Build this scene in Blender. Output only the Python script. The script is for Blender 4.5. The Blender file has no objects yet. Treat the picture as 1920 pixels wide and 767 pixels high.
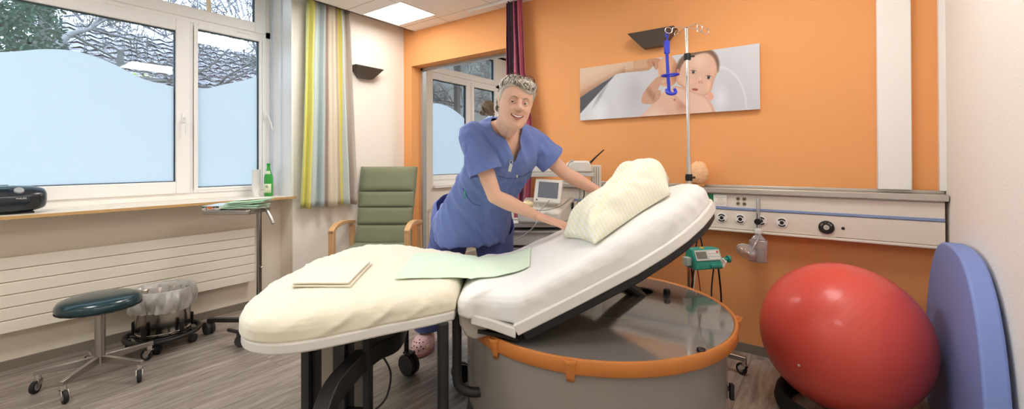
import bpy, bmesh, math, random
import numpy as np
from mathutils import Vector, Matrix, noise
from math import pi, sin, cos, radians as R_

C = bpy.context.scene.collection
sc = bpy.context.scene
sc.unit_settings.system = 'METRIC'

# ------------------------------------------------------------------ camera
YAW = R_(36.0)                      # the camera looks 36 degrees left of the orange wall's normal
_pt, _rl = 0.00518, 0.00349
fw = Vector((-sin(YAW)*cos(_pt), cos(YAW)*cos(_pt), sin(_pt)))
rt = Vector((cos(YAW), sin(YAW), 0))
dn = fw.cross(rt)
r2 = rt*cos(_rl)+dn*sin(_rl); d2 = -rt*sin(_rl)+dn*cos(_rl)
cd = bpy.data.cameras.new('camera'); cam = bpy.data.objects.new('camera', cd); C.objects.link(cam)
m3 = Matrix((r2, -d2, -fw)).transposed()
cam.matrix_world = Matrix.Translation((0, 0, 1.2)) @ m3.to_4x4()
cd.sensor_width = 36; cd.lens = 808.15/1920*36; cd.clip_start = .05; cd.clip_end = 200
cd.shift_y = -(383.5-296.65)/1920
sc.camera = cam

# ------------------------------------------------------------------ sky, light, exposure
W = bpy.data.worlds.new('sky'); sc.world = W; W.use_nodes = True
nt = W.node_tree; bg = nt.nodes['Background']
tc = nt.nodes.new('ShaderNodeTexCoord'); sp = nt.nodes.new('ShaderNodeSeparateXYZ'); cr = nt.nodes.new('ShaderNodeValToRGB')
nt.links.new(tc.outputs['Generated'], sp.inputs[0]); nt.links.new(sp.outputs['Z'], cr.inputs[0]); nt.links.new(cr.outputs[0], bg.inputs[0])
cr.color_ramp.elements[0].position = 0.0; cr.color_ramp.elements[0].color = (.86, .93, 1.0, 1)
cr.color_ramp.elements[1].position = .6; cr.color_ramp.elements[1].color = (.80, .90, 1.0, 1)
bg.inputs[1].default_value = 17.0
sc.view_settings.view_transform = 'Standard'; sc.view_settings.look = 'None'
sc.view_settings.gamma = 1; sc.view_settings.use_curve_mapping = False
sc.view_settings.exposure = -0.21
sc.cycles.use_denoising = True
sc.cycles.max_bounces = 10; sc.cycles.diffuse_bounces = 6; sc.cycles.glossy_bounces = 4
sc.cycles.transmission_bounces = 8; sc.cycles.transparent_max_bounces = 16
sc.cycles.sample_clamp_indirect = 6
sc.cycles.caustics_reflective = False; sc.cycles.caustics_refractive = False

# ------------------------------------------------------------------ materials
def srgb(c):
    return tuple(((x/255)/12.92 if x/255 <= .04045 else ((x/255+.055)/1.055)**2.4) for x in c)
MATS = {}
def mat(name, col, rough=.5, metal=0, bump=None, var=None, coat=0, sheen=0, spec=.5, emit=None, est=1, sss=0, trans=0, ior=1.45, stretch=None, blob=None):
    """bump=(scale,strength[,distance]); var=(scale, amount) mottles the colour"""
    if name in MATS: return MATS[name]
    m = bpy.data.materials.new(name); m.use_nodes = True; MATS[name] = m
    t = m.node_tree; b = t.nodes['Principled BSDF']
    c = srgb(col)+(1,)
    b.inputs['Base Color'].default_value = c
    b.inputs['Roughness'].default_value = rough; b.inputs['Metallic'].default_value = metal
    b.inputs['Specular IOR Level'].default_value = spec
    b.inputs['Coat Weight'].default_value = coat; b.inputs['Coat Roughness'].default_value = .08
    b.inputs['Sheen Weight'].default_value = sheen
    b.inputs['IOR'].default_value = ior; b.inputs['Transmission Weight'].default_value = trans
    if sss: b.inputs['Subsurface Weight'].default_value = sss; b.inputs['Subsurface Radius'].default_value = (.01, .004, .002); b.inputs['Subsurface Scale'].default_value = 1
    if emit: b.inputs['Emission Color'].default_value = srgb(emit)+(1,); b.inputs['Emission Strength'].default_value = est
    tcn = t.nodes.new('ShaderNodeTexCoord'); mp = t.nodes.new('ShaderNodeMapping'); t.links.new(tcn.outputs['Object'], mp.inputs[0])
    if stretch: mp.inputs['Scale'].default_value = stretch
    if var:
        n = t.nodes.new('ShaderNodeTexNoise'); n.inputs['Scale'].default_value = var[0]; n.inputs['Detail'].default_value = 5
        t.links.new(mp.outputs[0], n.inputs['Vector'])
        mx = t.nodes.new('ShaderNodeMix'); mx.data_type = 'RGBA'
        mx.inputs[6].default_value = tuple(max(0, x*(1-var[1])) for x in c[:3])+(1,)
        mx.inputs[7].default_value = tuple(min(1, x*(1+var[1])) for x in c[:3])+(1,)
        t.links.new(n.outputs['Fac'], mx.inputs[0]); t.links.new(mx.outputs[2], b.inputs['Base Color'])
    if bump:
        n = t.nodes.new('ShaderNodeTexNoise'); n.inputs['Scale'].default_value = bump[0]; n.inputs['Detail'].default_value = 3
        t.links.new(mp.outputs[0], n.inputs['Vector'])
        bp = t.nodes.new('ShaderNodeBump'); bp.inputs['Strength'].default_value = bump[1]; bp.inputs['Distance'].default_value = bump[2] if len(bump) > 2 else .002
        t.links.new(n.outputs['Fac'], bp.inputs['Height']); t.links.new(bp.outputs[0], b.inputs['Normal'])
    return m

def fabric_stripe(name, c1, c2, period, axis='X', rough=.85, width=.35):
    m = mat(name, c1, rough, sheen=.2); t = m.node_tree; b = t.nodes['Principled BSDF']
    tcn = [n for n in t.nodes if n.type == 'TEX_COORD'][0]
    s = t.nodes.new('ShaderNodeSeparateXYZ'); t.links.new(tcn.outputs['UV'], s.inputs[0])
    mu = t.nodes.new('ShaderNodeMath'); mu.operation = 'MULTIPLY'; mu.inputs[1].default_value = 1/period; t.links.new(s.outputs[axis], mu.inputs[0])
    fr = t.nodes.new('ShaderNodeMath'); fr.operation = 'FRACT'; t.links.new(mu.outputs[0], fr.inputs[0])
    cp = t.nodes.new('ShaderNodeMath'); cp.operation = 'LESS_THAN'; cp.inputs[1].default_value = width; t.links.new(fr.outputs[0], cp.inputs[0])
    mx = t.nodes.new('ShaderNodeMix'); mx.data_type = 'RGBA'; mx.inputs[6].default_value = srgb(c1)+(1,); mx.inputs[7].default_value = srgb(c2)+(1,)
    t.links.new(cp.outputs[0], mx.inputs[0]); t.links.new(mx.outputs[2], b.inputs['Base Color'])
    return m

def vcol_mat(name, rough=.6, attr='paint', coat=0, sheen=0):
    m = mat(name, (200, 200, 200), rough, coat=coat, sheen=sheen); t = m.node_tree
    a = t.nodes.new('ShaderNodeVertexColor'); a.layer_name = attr
    t.links.new(a.outputs[0], t.nodes['Principled BSDF'].inputs['Base Color'])
    return m

def clear_mat(name, col=(255, 255, 255), gloss=.08, rough=.02, alpha=.0):
    """thin clear sheet: see-through plus a fresnel reflection"""
    m = bpy.data.materials.new(name); m.use_nodes = True; MATS[name] = m; t = m.node_tree; t.nodes.clear()
    o = t.nodes.new('ShaderNodeOutputMaterial'); tr = t.nodes.new('ShaderNodeBsdfTransparent'); gl = t.nodes.new('ShaderNodeBsdfGlossy')
    tr.inputs[0].default_value = srgb(col)+(1,); gl.inputs['Roughness'].default_value = rough
    lw = t.nodes.new('ShaderNodeLayerWeight'); lw.inputs[0].default_value = .35
    ad = t.nodes.new('ShaderNodeMath'); ad.operation = 'MULTIPLY_ADD'; ad.inputs[1].default_value = .8; ad.inputs[2].default_value = gloss
    t.links.new(lw.outputs['Fresnel'], ad.inputs[0])
    mx = t.nodes.new('ShaderNodeMixShader'); t.links.new(ad.outputs[0], mx.inputs[0]); t.links.new(tr.outputs[0], mx.inputs[1]); t.links.new(gl.outputs[0], mx.inputs[2])
    last = mx
    if alpha:
        df = t.nodes.new('ShaderNodeBsdfDiffuse'); df.inputs[0].default_value = srgb(col)+(1,)
        m2 = t.nodes.new('ShaderNodeMixShader'); m2.inputs[0].default_value = alpha
        t.links.new(mx.outputs[0], m2.inputs[1]); t.links.new(df.outputs[0], m2.inputs[2]); last = m2
    t.links.new(last.outputs[0], o.inputs[0]); return m

def film_mat(name, col):
    m = bpy.data.materials.new(name); m.use_nodes = True; MATS[name] = m; t = m.node_tree; t.nodes.clear()
    o = t.nodes.new('ShaderNodeOutputMaterial'); tl = t.nodes.new('ShaderNodeBsdfTranslucent'); df = t.nodes.new('ShaderNodeBsdfDiffuse')
    tl.inputs[0].default_value = srgb(col)+(1,); df.inputs[0].default_value = srgb(col)+(1,)
    mx = t.nodes.new('ShaderNodeMixShader'); mx.inputs[0].default_value = .12
    t.links.new(tl.outputs[0], mx.inputs[1]); t.links.new(df.outputs[0], mx.inputs[2])
    t.links.new(mx.outputs[0], o.inputs[0]); return m

# ------------------------------------------------------------------ mesh builder
class G:
    def __init__(s): s.v = []; s.f = []; s.uv = None
    def add(s, vs, fs, M=None):
        k = len(s.v)
        s.v += [tuple(M @ Vector(p)) if M else tuple(p) for p in vs]
        s.f += [tuple(i+k for i in f) for f in fs]; return s
    def box(s, x0, x1, y0, y1, z0, z1, M=None):
        vs = [(x, y, z) for x in (x0, x1) for y in (y0, y1) for z in (z0, z1)]
        return s.add(vs, [(0, 1, 3, 2), (4, 6, 7, 5), (0, 4, 5, 1), (2, 3, 7, 6), (0, 2, 6, 4), (1, 5, 7, 3)], M)
    def tube(s, pts, r, n=10, closed=False, cap=True, flat=1.0, up=None):
        """swept tube; r is a number or a list per point; flat squashes the second axis"""
        P = [Vector(p) for p in pts]; N = len(P); rr = r if isinstance(r, (list, tuple)) else [r]*N
        T = []
        for i in range(N):
            a = P[(i-1) % N] if closed or i else P[i]; b = P[(i+1) % N] if closed or i < N-1 else P[i]
            T.append((b-a).normalized())
        u = Vector(up) if up else (Vector((0, 0, 1)) if abs(T[0].z) < .9 else Vector((1, 0, 0)))
        vs = []; 
        for i in range(N):
            u = (u - T[i]*u.dot(T[i]))
            u = u.normalized() if u.length > 1e-6 else T[i].orthogonal().normalized()
            w = T[i].cross(u)
            for k in range(n):
                a = 2*pi*(k+.5)/n
                vs.append(P[i]+u*cos(a)*rr[i]+w*sin(a)*rr[i]*flat)
        fs = []
        for i in range(N if closed else N-1):
            for k in range(n):
                a = i*n+k; b = i*n+(k+1) % n; c = ((i+1) % N)*n+(k+1) % n; d = ((i+1) % N)*n+k
                fs.append((a, b, c, d))
        if cap and not closed:
            fs.append(tuple(range(n-1, -1, -1))); fs.append(tuple((N-1)*n+k for k in range(n)))
        return s.add(vs, fs)
    def cyl(s, p0, p1, r0, r1=None, n=20):
        return s.tube([p0, p1], [r0, r0 if r1 is None else r1], n)
    def capsule(s, p0, p1, r0, r1=None, n=20, k=6):
        p0 = Vector(p0); p1 = Vector(p1); r1 = r0 if r1 is None else r1
        d = p1-p0; L = max(d.length, 1e-4); d = d/L if d.length > 1e-5 else Vector((0, 0, 1)); P = []; Q = []
        for i in range(k+1):
            a = -pi/2+(pi/2)*i/k; P.append(p0+d*(r0*sin(a))); Q.append(max(r0*cos(a), 1e-4))
        for i in range(k+1):
            a = (pi/2)*i/k; P.append(p1+d*(r1*sin(a)+1e-5)); Q.append(max(r1*cos(a), 1e-4))
        return s.tube(P, Q, n)
    def ball(s, c, r, n=24, M=None):
        r = r if isinstance(r, (list, tuple)) else (r, r, r); m = n//2; vs = []; fs = []
        for i in range(m+1):
            a = -pi/2+pi*i/m
            for k in range(n):
                b = 2*pi*k/n
                p = Vector((cos(a)*cos(b)*r[0], cos(a)*sin(b)*r[1], sin(a)*r[2]))
                vs.append((M @ p if M else p)+Vector(c))
        for i in range(m):
            for k in range(n):
                fs.append((i*n+k, i*n+(k+1) % n, (i+1)*n+(k+1) % n, (i+1)*n+k))
        return s.add(vs, fs)
    def lathe(s, prof, c=(0, 0, 0), n=32, M=None, capb=True, capt=True, a0=0, a1=2*pi, sx=1, sy=1):
        full = abs(a1-a0-2*pi) < 1e-6; m = n if full else n+1; vs = []; fs = []
        for (r, z) in prof:
            for k in range(m):
                a = a0+(a1-a0)*k/n
                p = Vector((r*cos(a)*sx, r*sin(a)*sy, z)); vs.append((M @ p if M else p)+Vector(c))
        for i in range(len(prof)-1):
            for k in range(n):
                fs.append((i*m+k, i*m+(k+1) % m, (i+1)*m+(k+1) % m, (i+1)*m+k))
        if full and capb and prof[0][0] > 1e-5: fs.append(tuple(range(m-1, -1, -1)))
        if full and capt and prof[-1][0] > 1e-5: fs.append(tuple((len(prof)-1)*m+k for k in range(m)))
        return s.add(vs, fs)
    def prism(s, out, z0, z1, f=lambda x, y, z: (x, y, z)):
        n = len(out); vs = [f(x, y, z0) for x, y in out]+[f(x, y, z1) for x, y in out]
        fs = [tuple(range(n-1, -1, -1)), tuple(range(n, 2*n))]+[(i, (i+1) % n, n+(i+1) % n, n+i) for i in range(n)]
        return s.add(vs, fs)
    def grid(s, fn, nu, nv, wu=False, wv=False, uv=None):
        k0 = len(s.v); U = nu if wu else nu+1; V = nv if wv else nv+1
        vs = [fn(i/nu, j/nv) for i in range(U) for j in range(V)]
        fs = [(i*V+j, ((i+1) % U)*V+j, ((i+1) % U)*V+(j+1) % V, i*V+(j+1) % V) for i in range(nu) for j in range(nv)]
        return s.add(vs, fs)
    def mesh(s, name='m'):
        me = bpy.data.meshes.new(name); me.from_pydata([tuple(v) for v in s.v], [], s.f); me.update(); return me
    def build(s, name, m, parent=None, bevel=0, smooth=True, angle=40, sub=0, solid=0, weld=False, seg=2, uvfn=None):
        me = s.mesh(name)
        bm = bmesh.new(); bm.from_mesh(me)
        if weld: bmesh.ops.remove_doubles(bm, verts=bm.verts, dist=1e-5)
        bmesh.ops.recalc_face_normals(bm, faces=bm.faces); bm.to_mesh(me); bm.free()
        return finish(name, me, m, parent, bevel, smooth, angle, sub, solid, seg, uvfn)
def finish(name, me, m, parent=None, bevel=0, smooth=True, angle=40, sub=0, solid=0, seg=2, uvfn=None):
    if smooth:
        me.polygons.foreach_set('use_smooth', [True]*len(me.polygons))
        if angle < 180: me.set_sharp_from_angle(angle=R_(angle))
    if uvfn:
        u = me.uv_layers.new(name='UVMap')
        for l in me.loops: u.data[l.index].uv = uvfn(me.vertices[l.vertex_index].co)
    o = bpy.data.objects.new(name, me); C.objects.link(o)
    for x in (m if isinstance(m, (list, tuple)) else [m]): me.materials.append(x)
    if parent: o.parent = parent
    if sub:
        q = o.modifiers.new('s', 'SUBSURF'); q.levels = sub; q.render_levels = sub
    if solid:
        q = o.modifiers.new('t', 'SOLIDIFY'); q.thickness = solid; q.offset = 0
    if bevel:
        q = o.modifiers.new('b', 'BEVEL'); q.width = bevel; q.segments = seg; q.limit_method = 'ANGLE'; q.angle_limit = R_(35)
    return o
def tag(o, label, cat, group=None, kind=None):
    if label: o['label'] = label
    if cat: o['category'] = cat
    if group: o['group'] = group
    if kind: o['kind'] = kind
    return o
def thing(name, label, cat, loc=(0, 0, 0), rz=0, group=None):
    o = bpy.data.objects.new(name, None); C.objects.link(o); o.location = loc; o.rotation_euler = (0, 0, rz); o.empty_display_size = .05
    return tag(o, label, cat, group)
def struct(g, name, m, parent=None, **k):
    o = g.build(name, m, parent, **k)
    if not parent: o['kind'] = 'structure'
    return o
def PW(u, v, z=0):                  # right / forward of the viewpoint -> room coordinates
    return Vector((u*cos(YAW)-v*sin(YAW), u*sin(YAW)+v*cos(YAW), z))
def lerp(a, b, t): return a+(b-a)*t
def interp(x, xs, ys):
    return float(np.interp(x, xs, ys))
def spline(pts, n=8, closed=False):
    P = [Vector(p) for p in pts]; out = []; N = len(P)
    rng = range(N if closed else N-1)
    for i in rng:
        if closed: a, b, c, d = P[i-1], P[i], P[(i+1) % N], P[(i+2) % N]
        else: a, b, c, d = P[max(i-1, 0)], P[i], P[i+1], P[min(i+2, N-1)]
        for k in range(n):
            t = k/n
            out.append(.5*((2*b)+(-a+c)*t+(2*a-5*b+4*c-d)*t*t+(-a+3*b-3*c+d)*t**3))
    if not closed: out.append(P[-1])
    return out
def nz(p, s=1, seed=0): return noise.noise(Vector(p)*s+Vector((seed*7.3, seed*3.1, seed*5.7)))
def text_mesh(body, size, M, m, parent, name='lettering', ext=.0006, align='CENTER'):
    cu = bpy.data.curves.new('t', 'FONT'); cu.body = body; cu.size = size; cu.align_x = align; cu.align_y = 'CENTER'; cu.extrude = ext; cu.resolution_u = 2
    to = bpy.data.objects.new('t', cu); C.objects.link(to); bpy.context.view_layer.update()
    me = bpy.data.meshes.new_from_object(to.evaluated_get(bpy.context.evaluated_depsgraph_get()))
    bpy.data.objects.remove(to); me.transform(M); me.materials.clear()
    o = bpy.data.objects.new(name, me); C.objects.link(o); me.materials.append(m); o.parent = parent; return o
def copy_tree(o, parent=None):
    c = o.copy(); C.objects.link(c)
    if parent: c.parent = parent
    for ch in [x for x in C.objects if x.parent == o]: copy_tree(ch, c)
    return c
# ------------------------------------------------------------------ materials of the room
XN, XW, XR, YO, YB, ZC = -3.83, -3.63, .487, 3.036, -2.3, 2.55      # niche, window wall, right wall, orange wall, rear wall, ceiling
def wallpaper(name, col, sx=(60, 60, 220), st=.35):
    m = mat(name, col, .75, bump=(1.0, st, .0012), stretch=sx); return m
M_cream = wallpaper('cream_wallpaper', (244, 238, 228))
M_cream_niche = wallpaper('beige_wall_paint', (240, 230, 214), (40, 40, 40), .15)
M_right = wallpaper('ribbed_white_wallpaper', (243, 238, 230), (50, 50, 150), .6)
M_orange = wallpaper('orange_wallpaper', (236, 166, 104), (60, 60, 330), .5)
M_white = mat('white_lacquer', (245, 243, 238), .35)
M_pvc = mat('white_window_plastic', (250, 248, 245), .32)
M_steel = mat('brushed_steel', (176, 172, 168), .28, 1, bump=(3, .15, .0005), stretch=(20, 20, 400))
M_chrome = mat('chrome', (225, 222, 218), .12, 1)
M_black = mat('black_plastic', (24, 24, 26), .42)
M_rubber = mat('black_rubber', (32, 32, 33), .65)
M_dgrey = mat('dark_grey_metal', (64, 62, 62), .42, .3)
M_dark = mat('dark_metal', (44, 43, 43), .45, .2)
M_grey = mat('grey_plastic', (150, 148, 145), .45)

def floor_material():
    m = mat('grey_oak_vinyl', (140, 125, 110), .36, coat=.35); t = m.node_tree; b = t.nodes['Principled BSDF']
    b.inputs['Coat Roughness'].default_value = .22
    L = t.links.new; N = t.nodes.new
    tcn = [n for n in t.nodes if n.type == 'TEX_COORD'][0]
    mp = N('ShaderNodeMapping'); mp.inputs['Rotation'].default_value = (0, 0, R_(90)); L(tcn.outputs['Object'], mp.inputs[0])
    br = N('ShaderNodeTexBrick'); br.offset = .37; L(mp.outputs[0], br.inputs['Vector'])
    br.inputs['Scale'].default_value = 1; br.inputs['Brick Width'].default_value = 1.25; br.inputs['Row Height'].default_value = .185
    br.inputs['Mortar Size'].default_value = .0012; br.inputs['Mortar Smooth'].default_value = .2; br.inputs['Bias'].default_value = 0
    br.inputs['Color1'].default_value = (0, 0, 0, 1); br.inputs['Color2'].default_value = (1, 1, 1, 1); br.inputs['Mortar'].default_value = (.5, .5, .5, 1)
    # plank id shifts the grain
    ad = N('ShaderNodeVectorMath'); ad.operation = 'MULTIPLY_ADD'; ad.inputs[1].default_value = (7, 3, 5); L(br.outputs['Color'], ad.inputs[0])
    sc_ = N('ShaderNodeVectorMath'); sc_.operation = 'MULTIPLY'; sc_.inputs[1].default_value = (1.6, 17, 1); L(mp.outputs[0], sc_.inputs[0]); L(sc_.outputs[0], ad.inputs[2])
    n1 = N('ShaderNodeTexNoise'); n1.inputs['Scale'].default_value = 1.6; n1.inputs['Detail'].default_value = 8; n1.inputs['Roughness'].default_value = .68; n1.inputs['Distortion'].default_value = .9; L(ad.outputs[0], n1.inputs['Vector'])
    cr_ = N('ShaderNodeValToRGB'); L(n1.outputs['Fac'], cr_.inputs[0])
    e = cr_.color_ramp.elements; e[0].position = .28; e[0].color = srgb((98, 90, 83))+(1,); e[1].position = .72; e[1].color = srgb((188, 178, 168))+(1,)
    k = cr_.color_ramp.elements.new(.5); k.color = srgb((150, 139, 129))+(1,)
    mx = N('ShaderNodeMix'); mx.data_type = 'RGBA'; mx.blend_type = 'MULTIPLY'; mx.inputs[0].default_value = 1
    tone = N('ShaderNodeMapRange'); tone.inputs['To Min'].default_value = .78; tone.inputs['To Max'].default_value = 1.04; L(br.outputs['Color'], tone.inputs['Value'])
    L(cr_.outputs[0], mx.inputs[6]); L(tone.outputs[0], mx.inputs[7])
    m3_ = N('ShaderNodeMix'); m3_.data_type = 'RGBA'; m3_.inputs[7].default_value = srgb((88, 78, 68))+(1,); L(br.outputs['Fac'], m3_.inputs[0]); L(mx.outputs[2], m3_.inputs[6])
    L(m3_.outputs[2], b.inputs['Base Color'])
    bp = N('ShaderNodeBump'); bp.inputs['Strength'].default_value = .15; bp.inputs['Distance'].default_value = .002; L(n1.outputs['Fac'], bp.inputs['Height']); L(bp.outputs[0], b.inputs['Normal'])
    return m
M_floor = floor_material()
M_base = mat('grey_wood_skirting', (128, 118, 104), .5, var=(6, .3), stretch=(2, 2, 30))

def ceiling_material():
    m = mat('white_ceiling_panel', (250, 249, 247), .8, bump=(160, .1, .001)); t = m.node_tree; b = t.nodes['Principled BSDF']
    L = t.links.new; N = t.nodes.new; tcn = [n for n in t.nodes if n.type == 'TEX_COORD'][0]
    mp = N('ShaderNodeMapping'); mp.inputs['Location'].default_value = (3.38-.43-.63*0, -2.875+.63*8, 0); L(tcn.outputs['Object'], mp.inputs[0])
    mp.inputs['Location'].default_value = (2.95+.63*10, -2.875+.63*10, 0)
    br = N('ShaderNodeTexBrick'); br.offset = 0; L(mp.outputs[0], br.inputs['Vector'])
    br.inputs['Scale'].default_value = 1; br.inputs['Brick Width'].default_value = .63; br.inputs['Row Height'].default_value = .63; br.inputs['Mortar Size'].default_value = .004
    br.inputs['Mortar Smooth'].default_value = 0
    w = srgb((250, 249, 247))+(1,); br.inputs['Color1'].default_value = w; br.inputs['Color2'].default_value = w; br.inputs['Mortar'].default_value = srgb((190, 180, 165))+(1,)
    L(br.outputs['Color'], b.inputs['Base Color']); return m
M_ceil = ceiling_material()

# ------------------------------------------------------------------ room shell
g = G(); g.box(-4.15, XR+.15, YB-.1, 7.2, -.12, 0); struct(g, 'floor', M_floor, smooth=False)
g = G(); g.box(-3.47, XR+.15, YB-.1, YO+.02, ZC, ZC+.05); g.box(-3.47, -3.455, YB-.1, YO, ZC, 2.80); struct(g, 'ceiling', M_ceil, smooth=False)
g = G(); g.box(-4.25, -3.44, YB-.1, YO+.02, 2.80, 2.9); struct(g, 'ceiling_window_strip', M_cream, smooth=False)
YR = 1.848                                            # right reveal of the window
g = G()
g.box(-4.15, XN, YB, YR, 0, .885); g.box(-4.15, XW, YR, 3.20, 0, 2.85); g.box(-4.15, XW, YB, -1.5, 0, 2.85); g.box(-4.15, -3.98, -1.5, YR, 2.78, 2.85)
struct(g, 'wall_left', M_cream_niche, smooth=False)
g = G(); g.box(XW-.001, XW+.004, YR+.0, YO, .0, 2.8); struct(g, 'wall_left_wallpaper', M_cream, smooth=False)
g = G(); g.box(-4.0, XW, YR-.003, YR, .906, 2.78); struct(g, 'trim_window_reveal', mat('white_reveal_lining', (248, 248, 250), .4), smooth=False)
g = G(); g.box(XW-.004, XW+.012, YR-.012, YR+.004, .91, 2.8); struct(g, 'trim_window_corner', M_white, smooth=False)
g = G(); g.box(XW, -3.504, YO, 3.165, 0, 2.85); g.box(-3.504, -2.10, YO, 3.165, 2.19, 2.85); g.box(-2.10, XR+.1, YO, 3.165, 0, 2.85)
struct(g, 'wall_back', M_orange, smooth=False)
g = G(); g.box(-3.504, -3.475, 3.165, 3.215, 0, 2.19); g.box(-3.504, -2.10, 3.165, 3.215, 2.165, 2.19); g.box(-2.13, -2.10, 3.165, 3.215, 0, 2.19)
struct(g, 'door_1', mat('grey_door_frame', (176, 178, 178), .35, .3), smooth=False)
g = G(); g.box(XR, XR+.15, YB, 3.165, 0, 2.7); struct(g, 'wall_right', M_right, smooth=False)
g = G(); g.box(-4.15, XR+.1, YB-.12, YB, 0, 2.85); struct(g, 'wall_front', M_cream, smooth=False)
# second room seen through the opening
g = G(); g.box(-4.15, -3.80, 3.215, 3.62, 0, 2.9); g.box(-4.15, -3.80, 3.62, 5.36, 0, .86); g.box(-4.15, -3.80, 5.36, 7.2, 0, 2.9); g.box(-4.15, -3.98, 3.6, 5.4, 2.78, 2.9)
struct(g, 'wall_left_far_room', M_cream, smooth=False)
g = G(); g.box(-4.15, XR+.1, 7.1, 7.2, 0, 2.9); struct(g, 'wall_back_far_room', M_cream, smooth=False)
g = G(); g.box(XR, XR+.15, 3.165, 7.2, 0, 2.9); struct(g, 'wall_right_far_room', M_cream, smooth=False)
g = G(); g.box(-4.2, XR+.15, 3.165, 7.2, 2.82, 2.92); struct(g, 'ceiling_far_room', M_white, smooth=False)
# skirting
g = G(); g.box(XN, XN+.012, YB, YR, 0, .055); g.box(XN, XW, YR-.012, YR, 0, .055); struct(g, 'baseboard_left', M_base, smooth=False)
g = G(); g.box(XW, XW+.012, YR-.012, YO, 0, .055); struct(g, 'baseboard_left_pier', M_base, smooth=False)
g = G(); g.box(XW, -3.504, YO-.012, YO, 0, .055); g.box(-2.10, XR, YO-.012, YO, 0, .055); struct(g, 'baseboard_back', M_base, smooth=False)
g = G(); g.box(XR-.012, XR, YB, YO, 0, .055); struct(g, 'baseboard_right', M_base, smooth=False)
# boxed-in service duct on the orange wall
g = G(); g.box(.225, .36, 2.985, YO, 1.04, ZC); struct(g, 'trim_1', M_white, bevel=.004)
g = G(); g.box(.463, XR, 3.0, YO, 1.04, ZC); struct(g, 'trim_2', M_white, smooth=False)
# window sill board with a worn wooden front edge
g = G(); g.box(-4.0, -3.606, -1.5, YR+.0, .888, .906); struct(g, 'trim_3', mat('white_sill_board', (236, 226, 212), .35), smooth=False)
g = G(); g.box(-3.6065, -3.6035, -1.5, YR+.02, .887, .905); struct(g, 'trim_4', mat('raw_wood_edge', (200, 160, 104), .6, var=(30, .3), stretch=(1, 1, 8)), smooth=False)

# ------------------------------------------------------------------ windows
M_glass = clear_mat('clear_window_glass', (232, 240, 246), .05)
M_film = film_mat('frosted_window_film', (246, 249, 253))
M_gasket = mat('black_gasket', (40, 46, 52), .6)
def frame_rect(g, y0, y1, z0, z1, w, x0, x1):
    g.box(x0, x1, y0, y0+w, z0, z1); g.box(x0, x1, y1-w, y1, z0, z1)
    g.box(x0, x1, y0+w, y1-w, z0, z0+w); g.box(x0, x1, y0+w, y1-w, z1-w, z1)
def sash(parent, y0, y1, z0, z1, w, film=None, front=-3.985):
    """sash outer rectangle y0..y1 z0..z1, profile w, glass inside; film = list of (y,z) top edge"""
    g = G(); frame_rect(g, y0, y1, z0, z1, w, front-.07, front); g.build('sash', M_pvc, parent, bevel=.006)
    a, b, c, d = y0+w, y1-w, z0+w, z1-w
    g = G(); frame_rect(g, a-.001, b+.001, c-.001, d+.001, .006, front-.052, front-.02); g.build('gasket', M_gasket, parent, smooth=False)
    g = G(); g.box(front-.045, front-.041, a, b, c, d); g.build('pane', M_glass, parent, smooth=False)
    if film:
        pts = spline([(0, y, z) for y, z in film], 6)
        out = [(b, c), (a, c)]+[(min(max(p.y, a), b), p.z) for p in pts]
        g = G(); g.prism(out, front-.039, front-.038, lambda x, y, z: (z, x, y)); g.build('frosted_film', M_film, parent, smooth=False)
w1 = bpy.data.objects.new('window_1', None); C.objects.link(w1); w1['kind'] = 'structure'
g = G(); X0, X1 = -4.075, -4.0
g.box(X0, X1, -1.5, YR, .906, .955); g.box(X0, X1, -1.5, YR, 2.285, 2.345); g.box(X0, X1, 1.232, 1.27, .955, 2.285); g.box(X0, X1, 1.80, YR, .955, 2.78)
g.box(X0, X1, -1.5, YR, 2.74, 2.78); g.box(X0, X1, -1.5, -1.45, .955, 2.74); g.build('frame', M_pvc, w1, bevel=.004)
sash(w1, -.70, 1.240, .955, 2.292, .092, [(-.61, 1.52), (-.2, 1.72), (.0, 1.80), (.285, 1.863), (.478, 1.922), (.628, 1.934), (.787, 1.890), (.961, 1.805), (1.15, 1.772)])
sash(w1, -1.45, -.70, .955, 2.292, .08)
g = G(); frame_rect(g, 1.262, 1.80, .955, 2.292, .03, -4.07, -3.99); g.build('sash_rebate', M_pvc, w1, bevel=.003)
sash(w1, 1.262, 1.768, .972, 2.268, .022, [(1.28, 1.786), (1.37, 1.792), (1.476, 1.835), (1.61, 1.885), (1.75, 1.945)], -3.987)
sash(w1, -1.45, 1.797, 2.318, 2.77, .086, None, -3.983)
def handle(parent, y, z, s=1, tilt=0, x=-3.985):
    h = G(); h.box(x, x+.012, y-.014, y+.014, z-.035, z+.035); o = h.build('handle', M_pvc, parent, bevel=.004)
    h = G(); h.cyl((x+.01, y, z), (x+.045, y, z), .009); h.tube([(x+.045, y, z+.006), (x+.05, y+tilt*.06, z-.06), (x+.047, y+tilt*.12, z-.125)], [.010, .011, .009], 8, flat=.7)
    h.build('lever', M_pvc, o)
handle(w1, 1.197, 1.535)
handle(w1, 1.79, 1.60, tilt=.35, x=-3.98)
g = G()
for y in (.80, 1.62): g.box(-3.985, -3.975, y-.045, y+.045, 2.285, 2.30)
g.build('hinge', M_pvc, w1, bevel=.003)
g = G(); g.tube([(-3.975, 1.36, 2.40), (-3.90, 1.33, 2.50), (-3.85, 1.25, 2.72)], .018, 8); g.build('fanlight_stay', mat('cream_plastic', (236, 222, 196), .4), w1)
g = G(); g.box(-3.99, -3.955, 1.835, 1.845, .906, 2.78); g.box(-3.80, -3.79, 1.835, 1.845, .906, 2.78); g.build('blind_guide', mat('pale_blue_guide', (214, 224, 236), .3), w1, smooth=False)

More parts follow.
